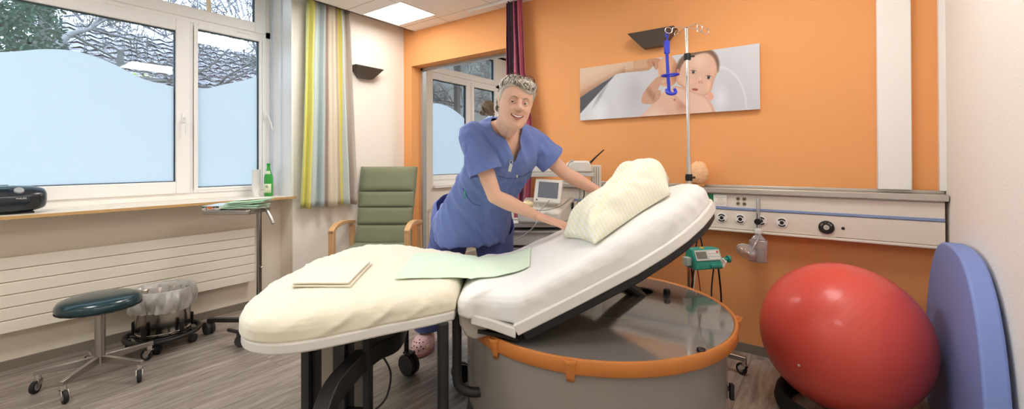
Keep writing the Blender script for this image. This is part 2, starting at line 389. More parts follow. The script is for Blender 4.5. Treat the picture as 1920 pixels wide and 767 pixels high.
w2 = bpy.data.objects.new('window_2', None); C.objects.link(w2); w2['kind'] = 'structure'
g = G(); g.box(X0, X1, 3.62, 5.36, .90, .96); g.box(X0, X1, 3.62, 5.36, 2.285, 2.345); g.box(X0, X1, 4.475, 4.56, .955, 2.285); g.box(X0, X1, 5.10, 5.36, .955, 2.78); g.box(X0, X1, 3.62, 5.36, 2.74, 2.80)
g.build('frame', M_pvc, w2, bevel=.004)
sash(w2, 3.60, 4.49, .955, 2.292, .062, [(3.65, 1.85), (3.75, 1.905), (3.9, 1.935), (4.1, 1.915), (4.3, 1.845), (4.5, 1.74)])
sash(w2, 4.53, 5.11, .955, 2.292, .06, [(4.58, 1.655), (4.7, 1.70), (4.9, 1.83), (5.1, 1.96)])
sash(w2, 3.62, 5.12, 2.318, 2.775, .08, None, -3.983)
g = G(); g.box(-4.0, -3.76, 3.62, 5.36, .868, .905); struct(g, 'trim_5', M_white, bevel=.004)

# ------------------------------------------------------------------ ceiling luminaires (the room's lamps and one added panel)
def ceiling_light(x, y, label, power, sx=.62, sy=.62):
    t = thing('ceiling_light', label, 'ceiling lamp', (x, y, ZC))
    g = G(); frame_rect(g, -sy/2-.012, sy/2+.012, -sx/2-.012, sx/2+.012, .014, 0, .004)
    M = Matrix.Rotation(R_(90), 4, 'Y'); g2 = G(); g2.add(g.v, g.f, M); g2.build('frame', M_white, t)
    g = G(); g.box(-sx/2, sx/2, -sy/2, sy/2, -.003, -.0005); g.build('diffuser', mat('lit_opal_diffuser', (250, 248, 244), .5, emit=(255, 251, 244), est=3.0), t)
    ld = bpy.data.lights.new('tube_light', 'AREA'); ld.shape = 'RECTANGLE'; ld.size = sx-.004; ld.size_y = sy-.004; ld.energy = power; ld.color = (1, .985, .96)
    lo = bpy.data.objects.new('tube_light', ld); C.objects.link(lo); lo.parent = t; lo.location = (0, 0, -.006)
    return t
for (x, y, lb) in ((-2.62, 1.98, 'square ceiling lamp above the armchair corner'), (-.25, 1.98, 'square ceiling lamp above the raised backrest of the bed'), (-2.62, -.2, 'square ceiling lamp behind the viewpoint, toward the window'), (-.25, -.6, 'square ceiling lamp behind the viewpoint, toward the right wall')):
    ceiling_light(x, y, lb, 24 if x < -1 else 12)
ceiling_light(-3.165, 2.60, 'small lit panel added to brighten the ceiling corner next to the orange wall', 3.5, .52, .40)  # added panel: brightens the ceiling corner and the top of the orange wall
t = ceiling_light(-1.9, 5.0, 'ceiling lamp of the next room', 45); t.location.z = 2.82

def sconce(loc, rz, label, power, open_=True):
    """dark metal uplight: front trapezoid 0.31 wide at the top, 0.14 at the bottom, back against the wall (+y)"""
    t = thing('wall_sconce', label, 'wall lamp', loc, rz)
    g = G(); T = .10; a, b, d = .157, .07, .115; e = .055
    o = [(-a, 0, T), (a, 0, T), (a, -d, T), (-a, -d, T), (-b, 0, 0), (b, 0, 0), (b, -e, 0), (-b, -e, 0)]
    g.add(o, [(4, 5, 6, 7), (0, 3, 7, 4), (1, 5, 6, 2), (3, 2, 6, 7), (0, 4, 5, 1)])
    g.build('shade', mat('anthracite_metal', (98, 88, 78), .38, .35), t, smooth=False, solid=.003)
    g = G(); g.cyl((-.09, -.05, .045), (.09, -.05, .045), .01); g.build('lamp_tube', mat('lamp_tube_glass', (236, 232, 222), .3), t)
    if not power: return t
    ld = bpy.data.lights.new('uplight', 'AREA'); ld.shape = 'RECTANGLE'; ld.size = .24; ld.size_y = .07; ld.energy = power; ld.color = (1, .97, .93)
    lo = bpy.data.objects.new('uplight', ld); C.objects.link(lo); lo.parent = t; lo.location = (0, -.055, .075); lo.rotation_euler = (pi-R_(60), 0, 0)
    return t
sconce((XW+.004, 2.535, 1.998), R_(90), 'dark metal wall lamp between the striped curtain and the orange wall', 0)
sconce((-.96, YO, 1.985), 0, 'dark metal wall lamp above the picture of the baby', 0)
sconce((XR-.004, .9, 1.985), R_(-90), 'dark metal wall lamp added out of view on the right wall to light the ceiling', 95)  # unseen uplight, added for soft light off the ceiling
sconce((-1.9, YB+.004, 1.985), R_(180), 'dark metal wall lamp added behind the viewpoint to light the ceiling', 95)  # second added uplight, out of view on the rear wall, for ambient light
# ------------------------------------------------------------------ birthing bed (drum base, tilted back section, detached foot section)
M_sheet = mat('white_cotton_sheet', (243, 242, 240), .8, bump=(260, .12, .0006), sheen=.15)
M_cream_sheet = mat('cream_jersey_sheet', (243, 237, 216), .85, bump=(320, .15, .0006), sheen=.2)
M_board = mat('white_bed_moulding', (236, 233, 228), .3)
M_drum = mat('taupe_drum_panel', (150, 144, 138), .26, coat=.3)
M_drumtop = mat('polished_taupe_top', (116, 112, 109), .10, coat=1, spec=.7)
M_rim = mat('orange_plastic_rim', (206, 128, 62), .38)
VB = 2.04
bed = thing('birthing_bed', 'large birthing bed on a grey drum with orange rim, backrest raised', 'bed', PW(0, VB), YAW)
HU, HZ, HT = .016, .545, .457            # hinge and slope of the back section
CS, SN = 1/math.hypot(1, HT), HT/math.hypot(1, HT)
ST = [(-.20, .355), (-.10, .385), (0, .44), (.12, .430), (.25, .417), (.47, .384), (.60, .337), (.70, .285), (.80, .205), (.87, .13), (.915, .07), (.935, .035), (.943, 0)]
def head_half(s): return interp(s, [a for a, b in ST], [b for a, b in ST])
def bed_map(s, w, h):
    """s = distance right of the hinge (measured level), w across, h = height above the board's underside"""
    k = max(0.0, min(1.0, (s+.04)/.24)); e = k*k*(3-2*k)
    if h > .042: h = .042+(h-.042)*interp(s, [-.24, -.15, .0, .3, .6, .9], [.72, .84, .83, .80, .98, .98])
    z = HZ + (HT*s if s > 0 else 0)
    # soft bend
    if h > .06: z = HZ + HT*(max(s, 0) if abs(s) > .12 else (s+.12)**2/.48)
    nx, nzz = -SN*e, lerp(1, CS, e)
    return (HU+s+nx*h, w, z+nzz*h)
# boards
def outline_sec(s0, s1, n=20, inset=0):
    up = []
    for i in range(n+1):
        s = s0+(s1-s0)*(1-(1-i/n)**1.6 if s1 > .9 else i/n); up.append((s, max(head_half(s)-inset, 0.0)))
    lo = [(s, -w) for s, w in reversed(up) if w > 1e-4]
    return up+lo
def slope(s, w, h): return (HU+s-SN*h, w, HZ+HT*s+CS*h)
g = G(); g.prism(outline_sec(.004, .943, 26), 0, .045, slope); g.build('back_board', M_board, bed, bevel=.006)
g = G(); g.prism([(s*.985, w) for s, w in outline_sec(.02, .943, 26, .012)], -.035, 0, slope); g.build('back_underside', M_black, bed, bevel=.006)
g = G(); o = [(-.175, .36), (-.09, .39), (.0, .44), (0, -.44), (-.09, -.39), (-.175, -.36)]
g.prism(o, 0, .04, lambda s, w, h: (HU+s-.004, w, HZ-.008+h+max(0, -s)*.14)); g.build('seat_board', M_board, bed, bevel=.006)
g = G(); g.prism([(-.214, .612), (-.10, .612), (-.10, .505), (-.150, .490), (-.185, .505), (-.210, .550)], -.335, .335, lambda a, b, c: (a, c, b)); g.build('seat_frame', mat('beige_grey_metal', (178, 170, 160), .4, .1), bed, bevel=.008)
g = G(); g.prism([(s, w*.96) for s, w in o], -.012, 0, lambda s, w, h: (HU+s*.9+.004, w, HZ-.012+h)); g.build('seat_underside', M_black, bed, smooth=False)
# mattress of the seat and back
def cushion(outline, T, mapf, cx=0, nr=16, wr=.0, seed=1, pleat=None, dome=.012):
    """outline = closed list (s,w); rings from the lower edge over the rounded side to the crown"""
    n = len(outline); g = G(); rings = []
    P0_ = [(1.0-.012, 0.0), (1.0, .10), (1.0, .30), (1.0, .50), (1-.010, .68), (1-.035, .85), (1-.075, .96), (1-.12, 1.0)]
    prof = []
    for (a0, b0), (a1, b1) in zip(P0_, P0_[1:]): prof += [(lerp(a0, a1, k/3), lerp(b0, b1, k/3)) for k in range(3)]
    prof.append(P0_[-1])
    prof += [(.88*(1-k/nr), 1.0) for k in range(1, nr)]
    for (q, hh) in prof:
        ring = []
        for i, (s, w) in enumerate(outline):
            x = cx+(s-cx)*q; y = w*q
            h = T*hh+dome*(1-q*q)*(hh >= 1)+ (dome*(1-q*q) if hh < 1 else 0)
            a = i/n
            if wr and hh > .05:
                f = wr*min(1, (hh if q > .93 else max(0, (q-.55)/.38)))
                c = noise.noise(Vector((s*9+seed, w*9, h*12+s*14)))*.6+noise.noise(Vector((s*30, w*30+seed, h*35+s*26)))*.4
                h += f*c*.6 if q < .99 else 0; x += f*c*(1 if s > cx else -1)*.4; y += f*c*(1 if w > 0 else -1)
            if pleat and q > .86 and .03 < hh:
                env = max(0, math.sin(pi*min(1, hh*.95)))*(1 if q > .93 else (q-.86)/.07)
                v_ = pleat(s, w, hh)*env; x += v_*(s-cx)*.35; y += v_*(1 if w > 0 else -1)
            ring.append(mapf(x, y, h))
        rings.append(ring)
    vs = [p for r in rings for p in r]; m = len(rings)
    fs = [(j*n+i, j*n+(i+1) % n, (j+1)*n+(i+1) % n, (j+1)*n+i) for j in range(m-1) for i in range(n)]
    c = [sum(p[k] for p in rings[-1])/n for k in range(3)]; vs.append(mapf(cx, 0, T+dome)); fs += [((m-1)*n+i, (m-1)*n+(i+1) % n, len(vs)-1) for i in range(n)]
    fs.append(tuple(range(n-1, -1, -1)))
    g.add(vs, fs); return g
def resample(poly, step):
    out = []
    for i in range(len(poly)):
        a, b = Vector(poly[i]), Vector(poly[(i+1) % len(poly)]); k = max(1, int((b-a).length/step))
        out += [tuple(a.lerp(b, j/k)) for j in range(k)]
    return out
def rdg(x): return (1-abs(math.sin(x)))**2.2
def main_pleat(s, w, hh): return .009*rdg(s*62+hh*1.6+3*nz((s*5, 0, 0), 1))*(.3+max(0, nz((s*7, w, 1), 1)+.4))+(.010*rdg((s-.62)*16-hh*1.3) if .5 < s < .8 else 0)*(w < 0)
def foot_pleat(s, w, hh): return .026*rdg(s*24-hh*2.6+2.2*nz((s*3, 0, 4), 1))*max(0, 1-abs(s+.52)/.30)*(w < 0)+.004*rdg(s*50+hh)*max(0, nz((s*5, w*5, 2), 1)+.2)
up = [(-.238, .30), (-.228, .345), (-.195, .372)]+[(s, head_half(s)-.012) for s in np.linspace(-.15, .80, 30)]+[(s, head_half(s)*.97-.008) for s in (.84, .87, .89, .905, .915)]+[(.920, 0)]
mo = up+[(s, -w) for s, w in reversed(up) if w > 1e-4]
mo = resample([(s, w) for s, w in mo], .014)
g = cushion(mo, .118, lambda s, w, h: bed_map(s, w, h+.042), cx=.36, wr=.0075, nr=26, dome=.010, pleat=main_pleat); g.build('mattress', M_sheet, bed, angle=180)
# drum
DC = (.395, .045)                        # drum centre relative to the bed
g = G(); g.lathe([(.52, .075), (.56, .085), (.588, .12), (.592, .16), (.592, .46)], (DC[0]-.018, DC[1], 0), 96, capt=False); g.build('drum_wall', M_drum, bed, angle=60)
g = G(); g.lathe([(.0, .506), (.600, .506), (.600, .50), (0, .50)], (DC[0], DC[1], 0), 96); g.build('drum_top', M_drumtop, bed, smooth=False)
g = G(); g.lathe([(.592, .455), (.612, .455), (.617, .46), (.618, .505), (.614, .511), (.606, .511), (.600, .505), (.592, .455)], (DC[0], DC[1], 0), 120, capb=False, capt=False); rim = g.build('rim', M_rim, bed, angle=50)
for k, aa in enumerate((-139, -108.5, -19, 60, 150)):
    a = R_(aa); c = Vector((DC[0]+.612*cos(a), DC[1]+.612*sin(a), 0)); M = Matrix.Translation(c)@Matrix.Rotation(a-pi/2, 4, 'Z')
    g = G(); g.grid(lambda i, j: M@Vector(((.025*(1-.5*j))*cos(pi*i), (.026*(1-.85*j))*sin(pi*i), .511-.080*j)), 14, 5)
    g.build('hook_pocket', M_rim, rim, angle=180, solid=.003)
g = G(); g.lathe([(.05, .04), (.05, .08)], (0, 0, 0), 20)
for aa in (40, 130, 220, 310):
    g = G(); g.cyl((DC[0]+.48*cos(R_(aa)), DC[1]+.48*sin(R_(aa)), 0), (DC[0]+.48*cos(R_(aa)), DC[1]+.48*sin(R_(aa)), .08), .035); g.build('foot', M_rubber, bed)
def top_knob(u, w, r, h, name):
    g = G(); g.lathe([(r*1.1, .505), (r*1.1, .514), (r, .516), (r*.98, .506+h-.004), (r*.8, .506+h), (0, .506+h)], (u, w, 0), 28); g.build(name, M_black, bed, angle=35)
top_knob(.787, 2.20-VB, .017, .036, 'knob'); top_knob(.683, 1.565-VB, .014, .010, 'button')
g = G(); g.lathe([(0, .507), (.075, .507), (.085, .511), (.092, .507)], (.665, 2.28-VB, 0), 40, sy=.8); g.build('arm_opening', M_black, bed)
for dy in (-.03, .03):
    g = G(); g.tube([(.67, 2.25-VB+dy, .50), (.52, 2.22-VB+dy, .60), (.40, 2.20-VB+dy, .70)], .022, 8); g.build('lift_arm', M_dark, bed)
g = G(); g.cyl((.895, 1.83-VB, .235), (.918, 1.815-VB, .235), .010); g.box(.908, .924, 1.800-VB, 1.820-VB, .195, .262); g.build('side_lever', M_dark, bed, bevel=.003)
# foot section
fo = [(-.228, -.345), (-.30, -.40), (-.47, -.50), (-.60, -.585), (-.70, -.635), (-.79, -.648), (-.88, -.615), (-.95, -.53), (-1.0, -.40), (-1.03, -.22), (-1.04, 0)]
fo = fo+[(a, -b) for a, b in reversed(fo[:-1])]
fo = [tuple(p)[:2] for p in spline([(a, b, 0) for a, b in fo], 4)]
g = G(); g.prism(fo, .572, .612); g.build('foot_board', M_board, bed, bevel=.008)
g = G(); g.prism([(-.60+(a+.60)*.85, b*.80) for a, b in fo], .552, .572); g.build('foot_underside', M_dgrey, bed, smooth=False)
fm = resample([(-.60+(a+.60)*1.012-.003, b*1.0) for a, b in fo], .012)
def foot_map(s, w, h):
    return (s, w, .608+h)
g = cushion(fm, .082, foot_map, cx=-.58, wr=.014, seed=5, dome=.018, pleat=foot_pleat); g.build('foot_mattress', M_cream_sheet, bed, angle=180)
for (x0, x1, mt, y0) in ((-.812, -.782, M_dgrey, -.385), (-.782, -.742, M_black, -.36), (-.742, -.690, mat('beige_column_panel', (176, 168, 158), .4), -.365), (-.690, -.645, M_dgrey, -.385), (-.645, -.617, M_black, -.36), (-.617, -.575, mat('grey_column_panel', (112, 106, 100), .45), -.36), (-.575, -.552, M_dark, -.385)):
    g = G(); g.box(x0, x1, y0, -.33, .09, .572); g.build('column_panel', mt, bed, bevel=.002)
def flat_bar(pts, w, h, name, mt):
    P = spline(pts, 6); g = G(); vs = []
    for i, p in enumerate(P):
        t = (P[min(i+1, len(P)-1)]-P[max(i-1, 0)]).normalized(); n = Vector((0, 0, 1)); n = (n-t*n.dot(t)).normalized(); s = t.cross(n)
        for a, b in ((-1, -1), (1, -1), (1, 1), (-1, 1)): vs.append(p+s*a*w/2+n*b*h/2)
    k = len(P); fs = [(i*4+j, i*4+(j+1) % 4, (i+1)*4+(j+1) % 4, (i+1)*4+j) for i in range(k-1) for j in range(4)]+[(3, 2, 1, 0), tuple((k-1)*4+j for j in range(4))]
    g.add(vs, fs); return g.build(name, mt, bed, bevel=.004, angle=50)
flat_bar([(-.56, .38, .47), (-.535, .10, .44), (-.517, -.14, .415), (-.563, -.29, .431), (-.60, -.42, .422), (-.63, -.52, .391), (-.637, -.60, .335), (-.64, -.67, .22), (-.64, -.69, .09)], .055, .075, 'arched_leg', M_dark)
def caster(parent, loc, r=.055, w=.022, mt=M_black, rz=0, lock=False, twin=True, mount=.16, name='caster'):
    M = Matrix.Translation(loc)@Matrix.Rotation(rz, 4, 'Z'); g = G()
    for s in ((-1, 1) if twin else (0,)):
        a = M@Vector((.02, s*w*.75-w/2*(1 if twin else 1), r)); b = M@Vector((.02, s*w*.75+w/2, r))
        g.cyl(a, b, r, n=28); 
        if twin: g.cyl(b, b+(b-a).normalized()*.003, r*.6, n=24)
    o = g.build(name, mt, parent, bevel=.004, angle=50)
    g = G(); g.cyl(M@Vector((0, 0, r)), M@Vector((0, 0, mount)), .013); g.ball(M@Vector((.01, 0, r*1.15)), (.028, .014, r*.9))
    if lock: g.box(-.005, .05, -.022, .022, r*2.05, r*2.05+.008, M)
    g.build('fork', M_dark, o); return o
caster(bed, (-.600, .40, 0), .058, rz=R_(-35), lock=True, mount=.47)
caster(bed, (-.64, -.69, 0), .05, rz=R_(70), mount=.10)
caster(bed, (-.30, .30, 0), .05, rz=R_(20), mount=.12)
# tubular legs
g = G(); g.tube(spline([(-.268, -.38, .575), (-.268, -.38, .30), (-.268, -.38, .10), (-.255, -.36, .045), (-.22, -.33, .024), (-.20, -.20, .022), (-.20, .30, .022)], 8), .022, 14); g.build('tube_leg', M_dark, bed)
g = G(); g.tube(spline([(-.232, -.24, .60), (-.232, -.24, .40), (-.232, -.24, .30), (-.222, -.24, .262), (-.19, -.24, .240), (-.14, -.24, .236), (-.06, -.20, .235)], 8), .020, 14); g.build('tube_bracket', M_dark, bed)
g = G(); g.cyl((-.66, -.36, .19), (-.57, -.36, .19), .055); g.cyl((-.57, -.36, .19), (-.545, -.36, .19), .03); g.build('lift_motor', M_black, bed, bevel=.004)
g = G(); g.tube(spline([(-.585, -.16, .345), (-.56, -.16, .34), (-.525, -.18, .28), (-.535, -.22, .20), (-.58, -.28, .175), (-.62, -.33, .20)], 8), .0045, 8); g.build('motor_cable', M_black, bed)

# linen on the bed
def surf_z(u, w):
    if u < -.2:
        q = max(abs(w)/.6, abs(u+.6)/.42); return .608+.082+.018*(1-min(1, q)**2)
    s = u-HU; s2 = s+SN*.13*max(0, min(1, (s+.04)/.24))
    x, y, z = bed_map(s2, w, .160); q = min(1, abs(w)/max(.1, head_half(s2))); return z+.010*(1-q*q)*.6
def cloth_on_bed(name, cs, m, label, cat, lift=.006, T=.004, n=24, wave=.002, layers=1):
    t = bpy.data.objects.new(name, None)
    g = G(); c = [Vector((a, b-VB)) for a, b in cs]
    def P(a, b, dz):
        p = (c[0]*(1-a)+c[1]*a)*(1-b)+(c[3]*(1-a)+c[2]*a)*b
        zz = max(surf_z(p.x+dx, p.y+dy) for dx in (-.02, 0, .02) for dy in (-.02, 0, .02))
        return (p.x, p.y, zz+dz+wave*nz((p.x, p.y, dz), 14))
    g.grid(lambda a, b: P(a, b, lift+T), n, n); k = len(g.v); g.grid(lambda a, b: P(a, b, lift), n, n)
    V = n+1
    E = [(i*V, (i+1)*V) for i in range(n)]+[(i*V+n, (i+1)*V+n) for i in range(n)]+[(j, j+1) for j in range(n)]+[(n*V+j, n*V+j+1) for j in range(n)]
    g.f += [(a, b, b+k, a+k) for a, b in E]
    o = g.build(name, m, None, angle=60)
    o.matrix_world = Matrix.Translation(PW(0, VB))@Matrix.Rotation(YAW, 4, 'Z')
    return tag(o, label, cat)
M_pad = mat('pale_green_pad', (222, 242, 220), .8, bump=(300, .1, .0005), sheen=.1)
cloth_on_bed('absorbent_pad', [(-.487, 1.79), (.075, 1.90), (.095, 2.26), (-.515, 2.29)], M_pad, 'pale green absorbent pad lying across the joint of the bed', 'bed pad', .004, .0025, 40, .0025)
o = cloth_on_bed('folded_sheet', [(-.87, 1.70), (-.635, 1.69), (-.665, 2.05), (-.985, 2.06)], mat('ivory_linen', (244, 238, 220), .8, sheen=.1), 'folded ivory cloth lying on the foot end of the bed', 'folded cloth', .003, .005, 20, .001)
cs = [(-.868, 1.704), (-.645, 1.70), (-.672, 2.04), (-.98, 2.05)]
g = G(); c = [Vector((a, b-VB)) for a, b in cs]
def PF(a, b, h):
    p = (c[0]*(1-a)+c[1]*a)*(1-b)+(c[3]*(1-a)+c[2]*a)*b
    return (p.x+(.03*b if a > .5 else 0)*0, p.y, surf_z(p.x, p.y)+.0125+h)
g.prism(resample([(0, 0), (1, 0), (1, 1), (0, 1)], .1), 0, .007, lambda a, b, h: PF(a, b, h)); g.build('upper_fold', MATS['ivory_linen'], o, bevel=.003)

# pillow
M_pillow = fabric_stripe('striped_pillow_cotton', (250, 248, 234), (243, 241, 210), .016, 'X')
pil = thing('pillow', 'white pillow with pale yellow stripes, leaning on the raised backrest', 'pillow', PW(0, VB), YAW)
P00, P10, P11, P01 = Vector((.33, 1.73-VB, 0)), Vector((.705, 1.91-VB, 0)), Vector((.83, 2.27-VB, 0)), Vector((.245, 2.12-VB, 0))
def pillow_pt(a, b, side):
    x, y = 2*a-1, 2*b-1
    pin = 1-.07*(1-x*x)*(1 if abs(y) > .99 else abs(y)**6)
    p = (P00*(1-a)+P10*a)*(1-b)+(P01*(1-a)+P11*a)*b
    cen = (P00+P10+P11+P01)/4; p = cen+(p-cen)*(1-.05*(1-abs(x)**2)*(abs(y)**8)-.05*(1-abs(y)**2)*(abs(x)**8))
    th = (max(0, 1-abs(x)**(5 if x > 0 else 2.8))**.5)*(max(0, 1-abs(y)**2.8)**.5)
    base = surf_z(p.x, p.y)+.012
    top = .158*th*(1+.30*(b-.5)+.28*(a-.4))
    f = nz((x*1.3, y*1.5, side), 1.4, 3)*.036+nz((x*2+y*2.2, y*1.2, side), 2.6, 5)*.020+nz((x*4+y*5, y*2, side), 3, 9)*.005+.006*rdg(x*5+y*3.2+1.5*nz((x*2,y*2,7),1))*max(0,.7-abs(y))
    # deep crease running along the near side
    cr_ = -.058*math.exp(-((y+.42+.25*x*x-.1*x)/.085)**2)*max(0, 1-abs(x+.15)**2*1.4)
    cr_ += -.030*math.exp(-((y+.05-.5*(x+.4))/.07)**2)*max(0, 1-((x+.35)/.45)**2)
    lift = .006
    h = top+(f+cr_)*min(1, th*2) if side else 0
    return (p.x-HT*.5*h+(.0), p.y, base+h+lift*(1-th)*1.0*(1) if side else base+lift*(1-th))
g = G(); N = 56
g.grid(lambda a, b: pillow_pt(a, b, 1), N, N); k = len(g.v); g.grid(lambda a, b: pillow_pt(a, b, 0), N, N)
me_o = g.build('cover', M_pillow, pil, angle=180, weld=True, uvfn=lambda co: (co.x*.9+co.z*.4, co.y))
# ------------------------------------------------------------------ the midwife
M_skin = mat('skin', (222, 178, 155), .5, sss=.15, var=(14, .07), bump=(120, .1, .0006))
M_scrub = mat('blue_scrub_cotton', (102, 122, 184), .85, bump=(500, .2, .0005), var=(5, .06), sheen=.15)
M_scrub2 = mat('darker_blue_trousers', (90, 106, 174), .85, bump=(500, .2, .0005), var=(5, .06), sheen=.15)
M_hair = mat('grey_silver_hair', (192, 184, 172), .45, var=(60, .28), bump=(150, .5, .002))
woman = thing('person', 'smiling woman with short grey hair in blue scrubs, leaning over the bed to the pillow', 'person', PW(0, 0), YAW)
def voxel(g, name, vox, m, parent, smooth=2, cut=None, disp=None, solid=0):
    me = g.mesh(name); o = bpy.data.objects.new(name, me); C.objects.link(o)
    q = o.modifiers.new('r', 'REMESH'); q.mode = 'VOXEL'; q.voxel_size = vox; q.use_smooth_shade = True
    if smooth: q = o.modifiers.new('s', 'SMOOTH'); q.factor = .5; q.iterations = smooth
    bpy.context.view_layer.update()
    me2 = bpy.data.meshes.new_from_object(o.evaluated_get(bpy.context.evaluated_depsgraph_get()))
    bpy.data.objects.remove(o); bpy.data.meshes.remove(me)
    if disp:
        n = len(me2.vertices); co = np.empty(n*3); me2.vertices.foreach_get('co', co); co = co.reshape(-1, 3)
        no = np.empty(n*3); me2.vertices.foreach_get('normal', no); no = no.reshape(-1, 3)
        co = disp(co, no); me2.vertices.foreach_set('co', co.reshape(-1)); me2.update()
    if cut:
        bm = bmesh.new(); bm.from_mesh(me2)
        bmesh.ops.delete(bm, geom=[f for f in bm.faces if cut(f.calc_center_median(), f.normal)], context='FACES')
        seen = set(); best = []                           # keep the one main piece
        for v in bm.verts:
            if v in seen: continue
            st_ = [v]; comp = []; seen.add(v)
            while st_:
                q = st_.pop(); comp.append(q)
                for e in q.link_edges:
                    w_ = e.other_vert(q)
                    if w_ not in seen: seen.add(w_); st_.append(w_)
            if len(comp) > len(best): best = comp
        keep = set(best); bmesh.ops.delete(bm, geom=[v for v in bm.verts if v not in keep], context='VERTS')
        for _k in range(7):
            for v in [v for v in bm.verts if v.is_boundary]:
                nb = [e.other_vert(v) for e in v.link_edges if e.is_boundary]
                if len(nb) == 2: v.co = v.co*.5+(nb[0].co+nb[1].co)*.25
        bm.to_mesh(me2); bm.free()
    me2.name = name; o = finish(name, me2, m, parent, angle=180)
    if solid: q = o.modifiers.new('t', 'SOLIDIFY'); q.thickness = solid; q.offset = -1
    return o
V3 = Vector
# joints in (right, forward, up) of the view
HR, HL = V3((-.365, 2.70, .83)), V3((-.13, 2.70, .83))
KR, KL = V3((-.47, 2.80, .46)), V3((-.10, 2.80, .46))
AR, AL = V3((-.56, 2.82, .09)), V3((-.10, 2.84, .09))
SR, SL = V3((-.195, 2.20, 1.318)), V3((.105, 2.385, 1.305))
ER, EL = V3((-.088, 2.16, 1.020)), V3((.30, 2.42, 1.125))
WR, WL = V3((.132, 2.27, .908)), V3((.50, 2.45, 1.015))
NB = V3((-.035, 2.235, 1.372)); HC = V3((.016, 2.00, 1.462))
FW = V3((.53, -.85, 0)).normalized()
AX = V3((.85, .53, 0)).normalized()
SEC = [(.70, -.250, 2.66, .225, .165), (.78, -.250, 2.66, .238, .175), (.86, -.240, 2.645, .236, .170), (.93, -.205, 2.60, .218, .160), (1.0, -.165, 2.54, .206, .150), (1.07, -.120, 2.47, .203, .148),
       (1.14, -.082, 2.40, .205, .146), (1.20, -.055, 2.345, .200, .140), (1.26, -.044, 2.31, .190, .124), (1.31, -.038, 2.285, .170, .105), (1.345, -.036, 2.27, .130, .088), (1.372, -.036, 2.26, .085, .072)]
def sec_at(z):
    q = [s[0] for s in SEC]; return [interp(z, q, [s[k] for s in SEC]) for k in range(1, 5)]
def torso_r(c):
    cx, cy, hw, hd = sec_at(c.z); d = V3((c.x-cx, c.y-cy, 0)); return math.sqrt((d.dot(AX)/hw)**2+(d.dot(FW)/hd)**2) if SEC[0][0] <= c.z <= SEC[-1][0] else 9
def torso_loft(g, k, z0=.70, n=40, m=28):
    def f(a, b):
        z = lerp(z0, 1.372, b); cx, cy, hw, hd = sec_at(z); t = 2*pi*a; c_, s_ = cos(t), sin(t)
        x = (hw+k)*abs(c_)**.85*(1 if c_ >= 0 else -1); y = (hd+k)*abs(s_)**.85*(1 if s_ >= 0 else -1)
        if s_ > 0: y += .018*math.exp(-((z-1.17)/.06)**2)*(math.exp(-((abs(x)-.075)/.05)**2)) - .006*math.exp(-((z-1.0)/.07)**2)
        return V3((cx, cy, z))+AX*x+FW*y
    k0 = len(g.v); g.grid(f, n, m, wu=True); V = m+1
    g.f.append(tuple(k0+i*V for i in range(n-1, -1, -1))); g.f.append(tuple(k0+i*V+m for i in range(n)))
# head frame: turned toward the viewer and a little to her left, tilted
HM = Matrix.Translation(HC) @ Matrix.Rotation(R_(9), 4, 'Y') @ Matrix.Rotation(R_(14), 4, 'Z') @ Matrix.Rotation(R_(4), 4, 'X')
HS = .97
def hp(x, y, z): return HM @ (V3((x, -y, z))*HS)           # y toward the face
zz = [-.122, -.112, -.098, -.08, -.06, -.04, -.02, 0, .02, .04, .06, .08, .10, .112, .118]
ww = [.022, .041, .054, .063, .069, .073, .0755, .077, .077, .0765, .074, .068, .052, .033, .01]
ff = [.072, .084, .088, .085, .083, .083, .083, .083, .085, .086, .082, .070, .050, .030, .01]
bb = [-.03, -.01, .01, .035, .060, .078, .090, .097, .100, .098, .092, .080, .058, .036, .01]
def head_surface(a, z, k=0):
    w, f, b = (interp(z, zz, q) for q in (ww, ff, bb))
    cy = 0.0
    x = (w+k)*abs(cos(a))**.9*(1 if cos(a) >= 0 else -1)
    y = sin(a); y = (f+k)*abs(y)**.85 if y > 0 else -(b+k)*abs(y)**.95
    if y > 0:
        def ga(x0, z0, sx, sz, A): return A*math.exp(-((x-x0)/sx)**2-((z-z0)/sz)**2)
        y += ga(.031, .004, .015, .010, -.013)+ga(-.031, .004, .015, .010, -.013)+ga(.03, .026, .02, .007, .004)+ga(-.03, .026, .02, .007, .004)
        y += ga(.038, -.030, .018, .014, .007)+ga(-.038, -.030, .018, .014, .007)+ga(0, -.060, .022, .016, .004)+ga(0, -.105, .018, .012, .006)
        y += ga(.030, -.052, .006, .016, -.003)+ga(-.030, -.052, .006, .016, -.003)+ga(0, .012, .008, .02, .005)
    return x, y
def head_g(g, k=0, zs=40, n=56):
    vs = []
    Z = [-.122+.240*(i/zs) for i in range(zs+1)]
    for z in Z:
        for j in range(n):
            x, y = head_surface(2*pi*j/n, z, k); vs.append(hp(x, y, z))
    fs = [(i*n+j, i*n+(j+1) % n, (i+1)*n+(j+1) % n, (i+1)*n+j) for i in range(zs) for j in range(n)]
    fs += [tuple(range(n-1, -1, -1)), tuple(zs*n+j for j in range(n))]
    g.add(vs, fs)
def hcap(g, a, b, r0, r1, n=14): g.capsule(hp(*a), hp(*b), r0, r1, n)
def finger(g, base, d, n, length, r, bend, side=None):
    """three phalanges; d direction, n back-of-hand normal, bend in degrees at each joint"""
    p = V3(base); d = V3(d).normalized(); ax = d.cross(V3(n)).normalized(); L = [length*.46, length*.30, length*.24]; rr = [r, r*.93, r*.86, r*.74]
    for i in range(3):
        d = Matrix.Rotation(R_(-bend[i]), 3, ax) @ d
        q = p+d*L[i]; g.capsule(p, q, rr[i], rr[i+1], 12, 4); p = q
    return p
